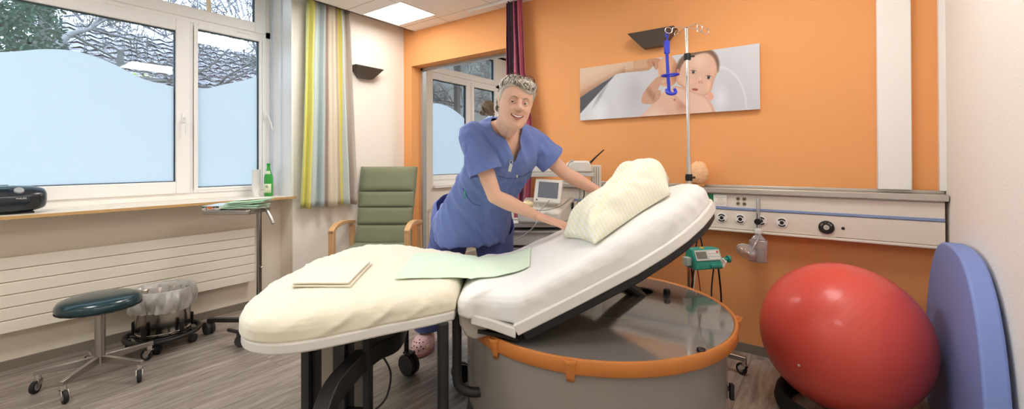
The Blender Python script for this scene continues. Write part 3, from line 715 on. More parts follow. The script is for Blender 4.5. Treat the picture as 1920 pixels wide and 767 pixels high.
def hand(g, wrist, d, n, side, spread=6, bend=(4, 12, 8), s=1.0):
    """side = direction of the thumb"""
    d = d.normalized(); n = (n-d*n.dot(d)).normalized(); side = (side-d*side.dot(d)-n*side.dot(n)).normalized()
    tips = []
    for i, (o, L) in enumerate(((.030, .072), (.010, .080), (-.010, .074), (-.029, .058))):
        kn = wrist+d*(.092-abs(o+.002)*.22)*s+side*o*s
        g.capsule(wrist+d*.012*s+side*o*.55*s, kn, .0145*s, .0110*s, 14, 4)
        dd = (d+side*(o*spread*.9)).normalized()
        tips.append((finger(g, kn, dd, n, L*s, .0088*s, bend), dd))
    g.capsule(wrist+d*.03*s, wrist+d*.07*s+n*.001, .017*s, .015*s)
    tb = wrist+d*.022*s+side*.022*s; td = (d*.75+side*.62-n*.12).normalized()
    g.capsule(wrist+d*.01*s+side*.010*s, tb+td*.030*s, .0155*s, .0125*s); finger(g, tb+td*.030*s, (td+d*.25), n, .058*s, .0105*s, (0, 8, 6))
    return tips
g = G(); head_g(g)
for (a, b, r0, r1) in (((0, .084, .014), (0, .099, -.016), .0080, .0105), ((0, .096, -.016), (0, .101, -.021), .0115, .0122), ((.011, .090, -.022), (.013, .092, -.023), .009, .0085), ((-.011, .090, -.022), (-.013, .092, -.023), .009, .0085)):
    hcap(g, a, b, r0, r1)
for s in (-1, 1):                                         # ears
    hcap(g, (s*.073, -.004, -.018), (s*.079, -.014, .014), .006, .011); hcap(g, (s*.074, -.002, -.024), (s*.076, -.006, -.012), .006, .007)
g.capsule(hp(0, -.035, -.05), NB+V3((.0, -.02, .0)), .053, .056); g.capsule(hp(0, .01, -.085), NB+V3((.01, -.045, -.01)), .034, .05)
g.capsule(NB, NB+V3((-.02, .05, -.06)), .06, .10)
torso_loft(g, -.022); g.capsule(SR, SL, .052, .052)
g.capsule(SR, NB, .056, .05); g.capsule(SL, NB, .056, .05)
for (S, E_, Wt) in ((SR, ER, WR), (SL, EL, WL)):
    g.capsule(S, S.lerp(E_, .5), .050, .045); g.capsule(S.lerp(E_, .5), E_, .045, .037)
    g.capsule(E_, E_.lerp(Wt, .3), .037, .040); g.capsule(E_.lerp(Wt, .3), Wt, .040, .0245)
for (H, K, A) in ((HR, KR, AR), (HL, KL, AL)):
    g.capsule(H, K, .092, .056); g.capsule(K, A, .056, .040); g.capsule(A, A+V3((.02, -.13, -.05)), .036, .03)
up_ = V3((-.30, 0, .95)).normalized()
tipsR = hand(g, WR, V3((.165, -.045, -.055)), up_, V3((.1, 1, 0)), spread=8, bend=(-2, 9, 8), s=1.1)
tipsL = hand(g, WL, V3((.12, .03, -.05)), V3((-.2, -.5, .8)), V3((-.1, -.8, -.4)), bend=(10, 22, 14))
body = voxel(g, 'body', .0034, M_skin, woman, smooth=2)
# clothing -----------------------------------------------------------------
def np_noise(co, s, seed): return np.array([noise.noise(V3((p[0]*s+seed, p[1]*s, p[2]*s))) for p in co])
def folds(amp, sc1, seed, stretch=(1, 1, 1)):
    def f(co, no):
        q = (co+np.stack([co[:, 2]*.5, co[:, 2]*.3, co[:, 2]*0], 1))*np.array(stretch); n1 = np_noise(q, sc1, seed); n2 = np_noise(q, sc1*2.3, seed+9)
        ridge = 1-np.abs(n1)*2.2
        return co+no*((ridge*.6+n2*.5)*amp)[:, None]
    return f
sd = (V3((-.10, 2.36, 1.18))-V3((-.25, 2.68, .84))).normalized()     # spine direction
g = G(); k = .016
torso_loft(g, 0)
g.capsule(SR, SL, .058+k*.6); g.capsule(SR, NB+V3((-.02, .02, -.020)), .058+k*.6, .060+k); g.capsule(SL, NB+V3((.0, .03, -.020)), .058+k*.6, .060+k)
for (S, E_) in ((SR, ER), (SL, EL)):
    g.capsule(S, S.lerp(E_, .22), .062+k*.5, .064+k*.5)
nd = (HC-NB).normalized(); ac = (SL-SR).normalized(); mid = NB+V3((0, -.03, 0))
VZ = 1.192                                              # point of the V
def cut_top(c, n):
    if (c-V3((-.25, 2.66, .80))).dot(sd) < -.035: return True
    r = (c-NB)-nd*(c-NB).dot(nd)
    if (c-NB).dot(nd) > .018 and r.length < .082: return True
    cx, cy, _a, _b = sec_at(c.z); q = c-V3((cx, cy, c.z)); lat = q.dot(AX)
    if q.dot(FW) > .015 and c.z > VZ and abs(lat+.012) < .003+(c.z-VZ)*.39: return True
    return False
top = voxel(g, 'scrub_top', .0065, M_scrub, woman, smooth=10, cut=cut_top, disp=folds(.019, 7, 3, (1.7, 1.7, .55)), solid=.0025)
g = G(); k = .02
for (H, K, A) in ((HR, KR, AR), (HL, KL, AL)):
    g.capsule(H+V3((0, 0, .03)), H.lerp(K, .5), .115+k, .095+k); g.capsule(H.lerp(K, .5), K, .095+k, .072+k); g.capsule(K, K.lerp(A, .95), .072+k, .062+k)
g.capsule(HR+V3((0, 0, .02)), HL+V3((0, 0, .02)), .118+k)
for (S, E_) in ((SR, ER), (SL, EL)):
    gs = G(); gs.capsule(S+(S-E_)*.02, S.lerp(E_, .9), .071, .090)
    voxel(gs, 'sleeve', .006, M_scrub, top, smooth=4, cut=lambda c, n: (c-S).dot(E_-S)/(E_-S).length_squared > .60, disp=folds(.012, 9, 17, (1.5, 1.5, 1)), solid=.0025)
trousers = voxel(g, 'trousers', .0075, M_scrub2, woman, smooth=8, cut=lambda c, n: c.z < .105 or (c-V3((-.25, 2.66, .86))).dot(sd) > .0, disp=folds(.014, 6, 11, (1.6, 1.6, .6)), solid=.0025)
# V-neck band, pockets, pen, drawstring
def band(pts, r, name, m, par, flat=.35): g = G(); g.tube(spline(pts, 5), r, 8, flat=flat); return g.build(name, m, par, angle=180)
from mathutils.bvhtree import BVHTree
def bvh(o):
    bm = bmesh.new(); bm.from_mesh(o.data); t = BVHTree.FromBMesh(bm); bm.free(); return t
T_top = bvh(top); T_body = bvh(body); EYE = V3((0, 0, 1.2))
def hit(x, y, tree=None, off=.002):
    """nearest cloth point seen toward direction (right/forward, up/forward)"""
    d = V3((x, 1, y)).normalized(); r = (tree or T_top).ray_cast(EYE+d*.8, d)
    return r[0]+r[1]*off if r[0] else None
def on_cloth(pts, r, name, m, par, off=.002, flat=.5, tree=None):
    Q = [p for p in (hit(x, y, tree, off) for x, y in pts) if p]; P = Q[:1]
    for p in Q[1:]:
        if (p-P[-1]).length < .03: P.append(p)
    if len(P) < 2: return None
    g = G(); g.tube(P, r, 6, flat=flat); return g.build(name, m, par, angle=180)
def px(x, y): return ((x-960)/808.15, (300.8-y)/808.15)
def path(pts, n=10):
    P = spline([(*px(*p), 0) for p in pts], n); return [(p.x, p.y) for p in P]
M_seam = mat('blue_seam', (76, 94, 152), .9)
on_cloth(path([(934, 330), (960, 334), (984, 328), (995, 320)]), .0016, 'chest_pocket_edge', M_seam, top)
on_cloth(path([(868, 352), (876, 368), (886, 380), (900, 386)]), .0022, 'hip_pocket_edge', M_seam, top)
h = hit(*px(872, 360), off=.012)
if h: g = G(); g.cyl(h+V3((0, 0, -.03)), h+V3((.006, 0, .022)), .004, n=10); g.build('pen', mat('green_pen', (60, 160, 130), .4), top)
h = hit(*px(957, 302), off=.008)
if h:
    g = G(); g.tube([h+V3((.008*cos(a), 0, .010*sin(a))) for a in np.linspace(0, 2*pi, 13)[:-1]], .0022, 6, closed=True)
    zz_ = h+V3((-.004, -.004, -.030)); g.box(-.008, .008, -.003, .003, -.019, .019, Matrix.Translation(zz_)@Matrix.Rotation(R_(14), 4, 'Y')); g.build('clip_badge', mat('silver_clip', (200, 206, 200), .3, .6), top, bevel=.002)
h = hit(*px(969, 329), off=.004)
if h: g = G(); g.ball(h, (.006, .004, .011)); g.build('metal_clip', MATS['silver_clip'], top)
# face --------------------------------------------------------------------
M_eye = mat('eye_white', (226, 218, 210), .25); M_iris = mat('grey_green_iris', (62, 60, 48), .2); M_lip = mat('lips', (192, 120, 108), .45); M_teeth = mat('teeth', (240, 234, 222), .3); M_brow = mat('grey_brown_brow', (150, 124, 104), .7)
for s in (-1, 1):
    c = hp(s*.031, .0660, .004); look = (EYE-c).normalized()
    g = G(); g.ball(c, .0128, 24); eye = g.build('eye', M_eye, woman, angle=180)
    g = G(); g.ball(c+look*.0082, .0062, 14); g.build('iris', M_iris, eye); g = G(); g.ball(c+look*.0122, .0030, 10); g.build('pupil', M_black, eye)
    for z0, sg, A in ((.0105, 1, .0025), (-.0035, -1, .0022)):                       # lids
        P = [hp(s*.031+.017*t, .0, 0) for t in ()]
        pts = []
        for t in np.linspace(-1, 1, 11):
            x = s*.031+.0155*t; z = .004+sg*.0052*(1-t*t)**.6-.001*t*s
            yy = .0660+math.sqrt(max(1e-6, .0136**2-min(.0155*t, .0155)**2*.70-(z-.004)**2))
            pts.append(hp(x, yy, z))
        g = G(); g.tube(pts, [.0011+.0010*(1-abs(t)) for t in np.linspace(-1, 1, 11)], 8); g.build('eyelid', M_skin, woman, angle=180)
    pts = [hp(s*(.014+.034*t), head_surface(math.acos(min(.95, (.014+.034*t)/.074)), .026)[1]+.001, .022+.009*sin(pi*min(1, t*1.1))*.8) for t in np.linspace(0, 1, 8)]
    g = G(); g.tube(pts, [.0016, .0028, .003, .003, .0028, .0024, .0018, .001], 6, flat=.6); g.build('eyebrow', M_brow, woman, angle=180)
def mouth(t, z, off=0): 
    x = .031*t; return hp(x, head_surface(math.acos(x/.065), -.062)[1]+.002+off, z)
T_ = np.linspace(-1, 1, 17)
upz = lambda t: -.0560+.0055*t*t+.0005; loz = lambda t: -.0705+.0150*abs(t)**1.8
g = G(); g.grid(lambda a, b: mouth(2*a-1, lerp(loz(2*a-1), upz(2*a-1), b), .0012), 16, 4); g.build('mouth_opening', mat('mouth_dark', (110, 50, 46), .5), woman, angle=180)
g = G(); g.grid(lambda a, b: mouth((2*a-1)*.86, lerp(lerp(loz(2*a-1), upz(2*a-1), .42), upz(2*a-1), b), .0024), 16, 4); g.build('teeth', M_teeth, woman, angle=180)
g = G(); g.tube([mouth(t, upz(t)+.001, .002) for t in T_], [.0007+.0014*(1-abs(t))**.6 for t in T_], 8); g.build('upper_lip', M_lip, woman, angle=180)
g = G(); g.tube([mouth(t, loz(t)-.001, .002) for t in T_], [.0007+.0020*(1-abs(t))**.6 for t in T_], 8); g.build('lower_lip', M_lip, woman, angle=180)
g = G(); g.ball(hp(-.079, .000, -.030), .003, 12); g.build('earring', M_dark, woman)
# hair: swept-back cap with locks
rnd = random.Random(4)
g = G(); n = 60; zs = 26; vs = []
def hairline(a):
    s = sin(a)
    return .062+.012*cos(3*a) if s > .35 else lerp(-.052, .062, max(0, (s+.15)/.5)) if s > -.15 else -.060
for i in range(zs+1):
    for j in range(n):
        a = 2*pi*j/n; z0 = hairline(a); z = lerp(z0, .118, (i/zs)); kk = (.006+.008*max(0,(z-.02)/.1))*min(1, (i+1)/3)+.008*nz((cos(a)*2, sin(a)*2, z*16), 1.2, 2)
        x, y = head_surface(a, min(z, .117), kk); vs.append(hp(x, y-.004, z+.016*(i/zs)))
fs = [(i*n+j, i*n+(j+1) % n, (i+1)*n+(j+1) % n, (i+1)*n+j) for i in range(zs) for j in range(n)]+[tuple(range(n-1, -1, -1)), tuple(zs*n+j for j in range(n))]
g.add(vs, fs); hair = g.build('hair', M_hair, woman, angle=180)
g = G()
M_hl = [M_hair, mat('light_silver_hair', (222, 216, 206), .4, var=(60, .2)), mat('dark_grey_hair', (128, 118, 104), .5, var=(60, .2))]
for q in range(3):
    g = G()
    for _ in range(230):
        a = rnd.uniform(.15*pi, .85*pi) if rnd.random() < .5 else rnd.uniform(-.3*pi, 1.3*pi)
        z0 = hairline(a)+rnd.uniform(-.003, .045); P = []; ph = rnd.uniform(0, 6); L = rnd.uniform(.05, .10); da = rnd.uniform(-.75, .75)-cos(a)*.3
        if -.25 < sin(a) < .45 and z0 < .035: continue
        for t in np.linspace(0, 1, 7):
            z = min(z0+L*t*(.9 if sin(a) > 0 else .3), .116); aa = a+da*t
            x, y = head_surface(aa, min(z, .112), .005+.008*sin(pi*t)+.006*max(0,(z-.02)/.1)+.003*sin(ph+t*7))
            if z > .10: y -= .05*t
            P.append(hp(x+.004*sin(ph+t*5), y-.004-(.03*t if sin(a) > 0 and z > .09 else 0), z+.012+.004*sin(ph+t*6)))
        g.tube(P, [.0012, .0022, .0026, .0026, .0022, .0016, .0008], 5)
    g.build('curl', M_hl[q], hair, angle=180)
# glasses pushed up into the hair
gl = bpy.data.objects.new('eyeglasses', None); C.objects.link(gl); gl.parent = woman; gl['label'] = 'dark framed glasses pushed up on the hair'
M_gf = mat('brown_glasses_frame', (92, 62, 62), .35)
for s in (-1, 1):
    P = [hp(s*.034+.027*cos(a), .052+.006*sin(a)-.012*abs(s*.034+.027*cos(a))/.06, .122+.015*sin(a)) for a in np.linspace(0, 2*pi, 21)[:-1]]
    g = G(); g.tube(P, .0018, 6, closed=True); rimo = g.build('rim', M_gf, gl, angle=180)
    g = G(); g.add(P, [tuple(range(20))]); g.build('lens', clear_mat('spectacle_lens_%d' % s, (240, 235, 235), .10), rimo)
    g = G(); g.tube([hp(s*.062, .045, .126), hp(s*.082, .0, .085), hp(s*.086, -.035, .045)], .0018, 6); g.build('temple', M_gf, gl, angle=180)
g = G(); g.tube([hp(-.008, .054, .124), hp(0, .056, .129), hp(.008, .054, .124)], .0018, 6); g.build('bridge', M_gf, gl)
# clogs
M_clog = mat('pink_foam_clog', (238, 192, 190), .6)
def clog(A, ang):
    t = bpy.data.objects.new('clog', None); C.objects.link(t); t.parent = woman; t.location = (A.x, A.y-.02, 0); t.rotation_euler = (0, 0, ang); t.scale = (1.22, 1.15, 1.22); t['label'] = 'pink clog with holes'
    g = G(); o = [(.045*sin(a)*(1.12 if cos(a) > 0 else .82)+0, -.03-.125*cos(a)) for a in np.linspace(0, 2*pi, 33)[:-1]]
    def up(a, b):
        th = 2*pi*a; x = .050*sin(th)*(1.10 if cos(th) > 0 else .82); y = -.03-.128*cos(th)
        q = (1-b); top = .052 if y < -.02 else .045
        hgt = .018+lerp(0, .060 if cos(th) > -.3 else .05, sin(b*pi/2)**.8)*(1 if True else 0)
        return (x*(cos(b*pi/2)**.55 if cos(th) > -.2 or b < .5 else cos(b*pi/2)**.55), -.03+(y+.03)*(cos(b*pi/2)**.6), hgt)
    g.grid(up, 40, 12, wu=True); g.build('upper', M_clog, t, angle=180, weld=True)
    g = G(); g.prism([(x*1.06, -.03+(y+.03)*1.03) for x, y in o], 0, .024); g.build('sole', mat('dark_pink_sole', (204, 140, 140), .6), t, bevel=.006)
    g = G()
    for (a, b) in ((-.0, .32), (.05, .35), (-.05, .35), (.02, .55), (-.03, .55), (.07, .55), (-.08, .52), (0, .72), (.08, .2), (-.08, .2), (.03, .15), (-.03, .15)):
        p = V3(up((a*1.15+1) % 1, b)); gg = G(); gg.ball(p, .0036, 10); gg.build('vent_hole', M_black, t)
    return t
clog(AR, R_(-8)); clog(AL, R_(6))
# ------------------------------------------------------------------ radiators
def radiator(y0, y1, z0, z1, x, label, ribs=6, vertical=False):
    t = thing('radiator', label, 'radiator', (x, (y0+y1)/2, z0)); L = (y1-y0)/2; H = z1-z0
    M = mat('radiator_enamel', (238, 230, 216), .35)
    if not vertical:
        for k in range(ribs):
            g = G(); g.box(-.012, .0, -L, L, H*k/ribs+.0025, H*(k+1)/ribs-.0025); g.build('panel', M, t, bevel=.003)
        g = G(); g.box(-.05, -.012, -L+.01, L-.01, .01, H-.01); g.build('body', M, t, smooth=False)
        
    else:
        k = 0
        while -L+.03+.055*k < L-.02:
            y = -L+.03+.055*k; g = G(); g.box(-.06, 0, y-.019, y+.019, 0, H); g.build('column', M, t, bevel=.014, seg=3); k += 1
        g = G(); g.box(-.05, -.02, -L+.02, L-.02, .03, .07); g.box(-.05, -.02, -L+.02, L-.02, H-.07, H-.03); g.build('header', M, t, bevel=.01)
        g = G(); g.cyl((-.03, -L-.05, .02), (-.03, -L-.05, H-.05), .011); g.cyl((-.03, -L-.05, .05), (-.03, -L+.05, .05), .009); g.cyl((-.03, -L-.05, H-.05), (-.03, -L+.05, H-.05), .009); g.build('pipe', M, t)
    for yy in (-L*.6, L*.6):
        d = -.0765 if not vertical else -.0645
        g = G(); g.box(d, -.04, yy-.02, yy+.02, .1, H-.1); g.build('wall_bracket', M, t)
    return t
radiator(-1.2, 1.608, .229, .660, -3.752, 'long white panel radiator with horizontal grooves under the left window', 6)
r2 = radiator(3.62, 4.6, .10, .70, -3.735, 'white column radiator in the next room, seen through the opening', vertical=True)

# ------------------------------------------------------------------ curtains
def paint(o, fn, name='paint'):
    me = o.data; a = me.color_attributes.new(name, 'FLOAT_COLOR', 'POINT')
    for i, v in enumerate(me.vertices): a.data[i].color = srgb(fn(i, v.co))+(1,)
def drape(name, p0, p1, z0, z1, folds, amp, nu, nv, colfn, rough=.85, spread=lambda z: 1, seed=0, cen=lambda z: (0, 0)):
    """curtain hanging between plan points p0 and p1"""
    p0, p1 = Vector(p0), Vector(p1); d = (p1-p0); n = Vector((-d.y, d.x)).normalized(); mid = (p0+p1)/2
    g = G(); A = []
    def f(a, b):
        z = lerp(z1, z0, b); s = spread(b); q = mid+(p0+d*a-mid)*s
        ph = folds*2*pi*a+1.1*nz((a*5, b*.9, seed), 1.4)*1.6
        off = amp*(sin(ph)+.35*sin(2.3*ph+1))*(.75+.35*b)*min(1, (1/s)**.5)+.006*nz((a*9, b*5, seed))
        cx, cy = cen(b); q = q+n*off+Vector((cx, cy)); A.append((a, b))
        return (q.x, q.y, z+(.004*sin(ph) if b > .99 else 0))
    g.grid(f, nu, nv); me = g.mesh(name); o = finish(name, me, vcol_mat(name+'_cloth', rough, sheen=.15), None, angle=180)
    paint(o, lambda i, co: colfn(*A[i])); q = o.modifiers.new('t', 'SOLIDIFY'); q.thickness = .002; return o
def stripes(tab):
    def f(a, b):
        for e, c in tab:
            if a < e: return c
        return tab[-1][1]
    return f
Y_, GB, BE, TA = (226, 218, 122), (196, 208, 206), (222, 208, 186), (190, 176, 162)
o = drape('striped_curtain', (-3.545, 1.885), (-3.545, 2.37), .80, 2.598, 4.6, .030, 240, 30,
          stripes([(.07, (196, 206, 150)), (.17, Y_), (.215, (186, 196, 190)), (.33, GB), (.40, (178, 192, 196)), (.43, (176, 160, 150)), (.50, TA), (.70, BE), (.735, TA), (.78, (218, 208, 110)), (.84, GB), (.88, (176, 192, 198)), (1.1, TA)]),
          spread=lambda b: .80+.30*b, seed=1)
tag(o, 'striped yellow, grey and beige curtain hanging beside the left window', 'curtain')
g = G(); g.box(-3.57, -3.53, 1.0, 3.0, 2.60, 2.625); o = g.build('curtain_track', M_white, None, bevel=.003); tag(o, 'white ceiling track that carries the striped curtain', 'curtain track')
g = G(); g.box(-2.6, -1.4, 2.90, 2.93, ZC-.018, ZC); o = g.build('curtain_track', M_white, None, bevel=.003); tag(o, 'white track on the ceiling above the opening, carrying the plum curtain', 'curtain track')
PU, PK, DK = (98, 48, 72), (184, 96, 118), (70, 68, 74)
def pcol(a, b):
    t = (a*1.0+.12*nz((a, b*2, 0), 1)) % 1
    return PU if t < .22 else (60, 36, 52) if t < .30 else DK if t < .42 else PK if t < .60 else (118, 60, 84) if t < .72 else (92, 46, 66) if t < .8 else PK
def sprd(b):
    return interp(b, [0, .3, .62, .66, .70, 1], [.95, 1.1, 1.6, .9, 1.3, 1.7])
o = drape('plum_curtain', (-2.185, 2.93), (-2.02, 2.93), .60, ZC-.01, 3.4, .030, 160, 60, pcol, spread=sprd, seed=4, cen=lambda b: (interp(b, [0, .3, .62, .67, .72, 1], [0, .02, .07, .12, .07, .0]), interp(b, [0, .5, .67, 1], [0, 0, -.01, -.01])))
tag(o, 'plum and grey striped curtain gathered behind the woman', 'curtain')
g = G(); g.tube([(-1.98+.075*cos(a), 2.92+.05*sin(a), 1.245+.02*sin(a)) for a in np.linspace(0, 2*pi, 25)[:-1]], .012, 8, closed=True, flat=.5); o2 = g.build('tieback', vcol_mat('plum_curtain_cloth'), o)
o2.data.materials.clear(); o2.data.materials.append(mat('dark_plum_tie', (86, 44, 64), .8))

# ------------------------------------------------------------------ picture of the baby
pt = thing('wall_picture', 'wide photo print of a baby in a bathtub on the orange wall', 'picture', (-1.531, 3.006, 1.507))
g = G(); g.box(0, 1.212, 0, .022, 0, .401); g.build('panel', M_white, pt, bevel=.001)
NX, NZ = 460, 152
S, T2 = np.meshgrid(np.linspace(0, 1, NX), np.linspace(0, 1, NZ), indexing='ij'); ASP = 1.212/.401
def sd_poly(poly):
    P = np.array(poly, float); P[:, 0] *= ASP; X = S*ASP; Y = T2; d = np.full(X.shape, 1e9); ins = np.zeros(X.shape, bool)
    for i in range(len(P)):
        a, b = P[i-1], P[i]; e = b-a; w0, w1 = X-a[0], Y-a[1]; t = np.clip((w0*e[0]+w1*e[1])/(e@e+1e-12), 0, 1)
        d = np.minimum(d, np.hypot(w0-t*e[0], w1-t*e[1]))
        c = ((a[1] > Y) != (b[1] > Y)) & (X < (b[0]-a[0])*(Y-a[1])/(b[1]-a[1]+1e-12)+a[0]); ins ^= c
    return np.where(ins, -d, d)
IMG = np.zeros((NX, NZ, 3)); IMG[:] = (214, 216, 221)
def over(mask, col): 
    global IMG
    IMG = IMG*(1-mask[..., None])+np.array(col, float)*mask[..., None] if not isinstance(col, np.ndarray) else IMG*(1-mask[..., None])+col*mask[..., None]
def soft(d, w=.012): return np.clip(.5-d/w, 0, 1)
def smooth_poly(pts): return [(p.x, p.y) for p in spline([(a, b, 0) for a, b in pts], 6, True)]
def blob(cx, cy, rx, ry, w=.35, rot=0):
    x = (S-cx)*ASP; y = T2-cy; c, s = cos(rot), sin(rot); r = np.sqrt(((x*c+y*s)/rx)**2+((-x*s+y*c)/ry)**2); return np.clip((1-r)/w, 0, 1)
over(np.clip((S-.22)*1.6, 0, .6)*np.clip(1-T2, 0, 1), (196, 198, 206)); over(blob(.36, .42, .35, .5, 1), (190, 190, 196)); over(blob(.13, .1, .25, .35, .8), (232, 234, 240))
over(blob(.45, .78, .3, .25, .9), (206, 208, 214)); over(blob(.86, .35, .28, .6, .9)*.6, (200, 202, 210)); over(blob(.82, .2, .16, .3, .9)*.8, (232, 234, 240))
arc = np.abs(np.hypot((S-.80)*ASP/.42, (T2-.05)/.66)-1); over(np.clip(1-arc/.05, 0, 1)*(S > .80)*(T2 > .02)*.5, (240, 242, 246))
over(soft(sd_poly([(-.006, .464), (.235, .79), (-.007, .114)]), .02), (76, 76, 82)); over(blob(.14, .45, .35, .05, .9, .95)*.6, (120, 120, 128))
arm = smooth_poly([(-.05, 1.05), (.12, 1.04), (.259, 1.03), (.39, 1.008), (.459, 1.0), (.50, .97), (.513, .901), (.489, .828), (.468, .864), (.443, .809), (.405, .804), (.374, .807), (.276, .814), (.232, .791), (.155, .689), (.083, .572), (-.05, .44)])
d = sd_poly(arm); over(soft(d), (206, 166, 134)); over(soft(d)*np.clip((T2-(.50+S*.75))*3.2, 0, 1)*(S < .35), (226, 196, 168)); over(soft(d)*np.clip(1-(T2-(.44+S*1.15))*6, 0, .8)*(S < .3), (170, 124, 96))
over(soft(d)*np.clip((.88-T2)*8, 0, .7)*(S > .28), (170, 122, 94))
fist = smooth_poly([(.43, .97), (.459, 1.0), (.505, .976), (.51, .884), (.486, .792), (.464, .865), (.444, .83)]); d = sd_poly(fist); over(soft(d), (196, 146, 116)); over(blob(.47, .90, .02, .07, .8, .4), (150, 98, 76)); over(blob(.495, .86, .015, .05, .8), (152, 102, 80))
up_a = smooth_poly([(.495, .89), (.516, .973), (.543, 1.05), (.578, .965), (.601, .829), (.606, .665), (.589, .537), (.565, .481), (.512, .516), (.501, .63)]); d = sd_poly(up_a); over(soft(d), (220, 168, 132)); over(soft(d)*blob(.60, .66, .12, .3, .8), (176, 116, 86)); over(soft(d)*blob(.54, .85, .1, .2, .9), (232, 188, 152))
body_p = smooth_poly([(.37, -.08), (.426, .094), (.47, .233), (.518, .386), (.577, .441), (.657, .426), (.752, .284), (.77, .176), (.79, -.08), (.628, -.1)]); d = sd_poly(body_p); over(soft(d, .02), (230, 188, 166)); over(soft(d)*blob(.47, .0, .25, .2, .9), (240, 208, 190)); over(soft(d)*blob(.62, .15, .12, .18, .8)*.7, (196, 140, 114))
h2 = smooth_poly([(.398, .251), (.405, .381), (.433, .504), (.476, .638), (.507, .674), (.548, .632), (.548, .532), (.512, .534), (.494, .448), (.509, .425), (.506, .316), (.47, .215), (.426, .216)]); d = sd_poly(h2); over(soft(d), (204, 158, 132)); over(soft(d)*blob(.45, .40, .07, .2, .8, .5), (176, 126, 102)); over(blob(.47, .33, .012, .1, .7, -.3)*.7, (140, 92, 74)); over(blob(.525, .58, .06, .04, .8), (224, 182, 156))
head = smooth_poly([(.601, .757), (.621, .91), (.66, .991), (.713, 1.02), (.761, 1.006), (.792, .923), (.81, .796), (.808, .661), (.789, .513), (.776, .363), (.752, .284), (.717, .268), (.673, .324), (.631, .442), (.60, .524), (.595, .616)]); d = sd_poly(head); hm = soft(d)
over(hm, (228, 186, 162)); over(hm*blob(.71, .85, .2, .2, .9), (240, 206, 184)); over(hm*blob(.66, .55, .12, .12, .9)*.8, (240, 198, 176)); over(hm*blob(.765, .42, .08, .1, .9)*.8, (240, 198, 176)); over(hm*np.clip((d+.05)/.05, 0, 1)*.6, (190, 138, 112))
hair_p = smooth_poly([(.593, .72), (.608, .897), (.650, 1.0), (.713, 1.03), (.766, 1.02), (.80, .925), (.815, .778), (.808, .63), (.80, .765), (.783, .885), (.750, .965), (.699, .955), (.654, .91), (.626, .82), (.609, .70)]); over(soft(sd_poly(hair_p), .03)*.85, (112, 84, 68))
for (cx, cy) in ((.685, .681), (.762, .566)):
    over(blob(cx, cy, .075, .050, .7, -.25)*.8, (184, 136, 114)); over(blob(cx, cy, .052, .027, .3, -.25), (224, 212, 208)); over(blob(cx, cy+.022, .054, .010, .5, -.25), (110, 74, 62)); over(blob(cx, cy-.002, .027, .029, .3), (44, 32, 30)); over(blob(cx+.002, cy+.008, .005, .005, .5), (240, 240, 240)); over(blob(cx, cy+.062, .055, .010, .8, -.3)*.5, (170, 126, 104))
over(blob(.722, .51, .045, .035, .6), (214, 158, 134)); over(blob(.713, .495, .010, .008, .5)+blob(.731, .48, .010, .008, .5), (130, 76, 62)); over(blob(.72, .56, .016, .05, .8), (244, 212, 192))
over(blob(.693, .388, .060, .026, .4, -.22), (178, 98, 88)); over(blob(.695, .392, .055, .006, .6, -.22), (120, 56, 52)); over(blob(.604, .729, .026, .045, .4), (206, 138, 116))
over(blob(.66, .12, .10, .16, .7, .6)*.6, (180, 128, 106)); fore = smooth_poly([(.577, .468), (.614, .457), (.684, .356), (.738, .271), (.767, .176), (.785, -.06), (.673, -.06), (.642, .119), (.60, .255), (.577, .333)]); d = sd_poly(fore); over(soft(d), (234, 196, 176)); over(soft(d)*np.clip((d+.04)/.04, 0, 1)*.55, (188, 138, 116)); over(blob(.585, .25, .025, .03, .6), (190, 122, 104))
over(soft(sd_poly(smooth_poly([(.755, .335), (.776, .32), (.787, .224), (.765, .20)]))), (230, 172, 148))
g = G(); g.grid(lambda a, b: (1.212*a, -.0006, .401*b), NX-1, NZ-1); me = g.mesh('print'); pr = finish('print', me, vcol_mat('photo_print', .35), pt, angle=180)
ca = me.color_attributes.new('paint', 'FLOAT_COLOR', 'POINT'); L_ = np.clip(IMG, 0, 255)/255; L_ = np.where(L_ <= .04045, L_/12.92, ((L_+.055)/1.055)**2.4)
ca.data.foreach_set('color', np.concatenate([L_, np.ones((NX, NZ, 1))], 2).reshape(-1))

# ------------------------------------------------------------------ medical supply rail
M_rail = mat('rail_cream_lacquer', (232, 224, 210), .35); M_alu = mat('grey_aluminium', (200, 196, 188), .3, .6)
ra = thing('medical_supply_rail', 'long white wall duct with gas outlets and a shelf top on the orange wall', 'wall duct', (0, YO, 0))
xl, xr = -1.85, .472
g = G(); g.box(xl, xr, -.085, 0, .765, 1.0); g.build('housing', M_rail, ra, smooth=False)
g = G(); g.box(xl, XR-.004, -.115, 0, .993, 1.024); g.box(xl, XR-.004, -.022, 0, 1.024, 1.04); g.build('shelf_top', M_alu, ra, bevel=.003)
g = G(); g.box(xl, xr, -.092, -.084, .906, .985); g.build('upper_cover', M_rail, ra, bevel=.002)
g = G(); g.box(xl, xr, -.100, -.084, .892, .907); g.build('blue_strip', mat('blue_grey_strip', (134, 152, 192), .35), ra, bevel=.003)
g = G(); g.box(xl, xr, -.096, -.084, .775, .890); g.build('lower_cover', M_rail, ra, bevel=.002)
g = G(); g.box(xl, xr, -.102, -.02, .757, .772); g.build('bottom_lip', M_rail, ra, bevel=.004)
RY = Matrix.Rotation(R_(90), 4, 'X')
def disc(g, x, z, y, r, h, n=32): g.cyl((x, y, z), (x, y-h, z), r, n=n)
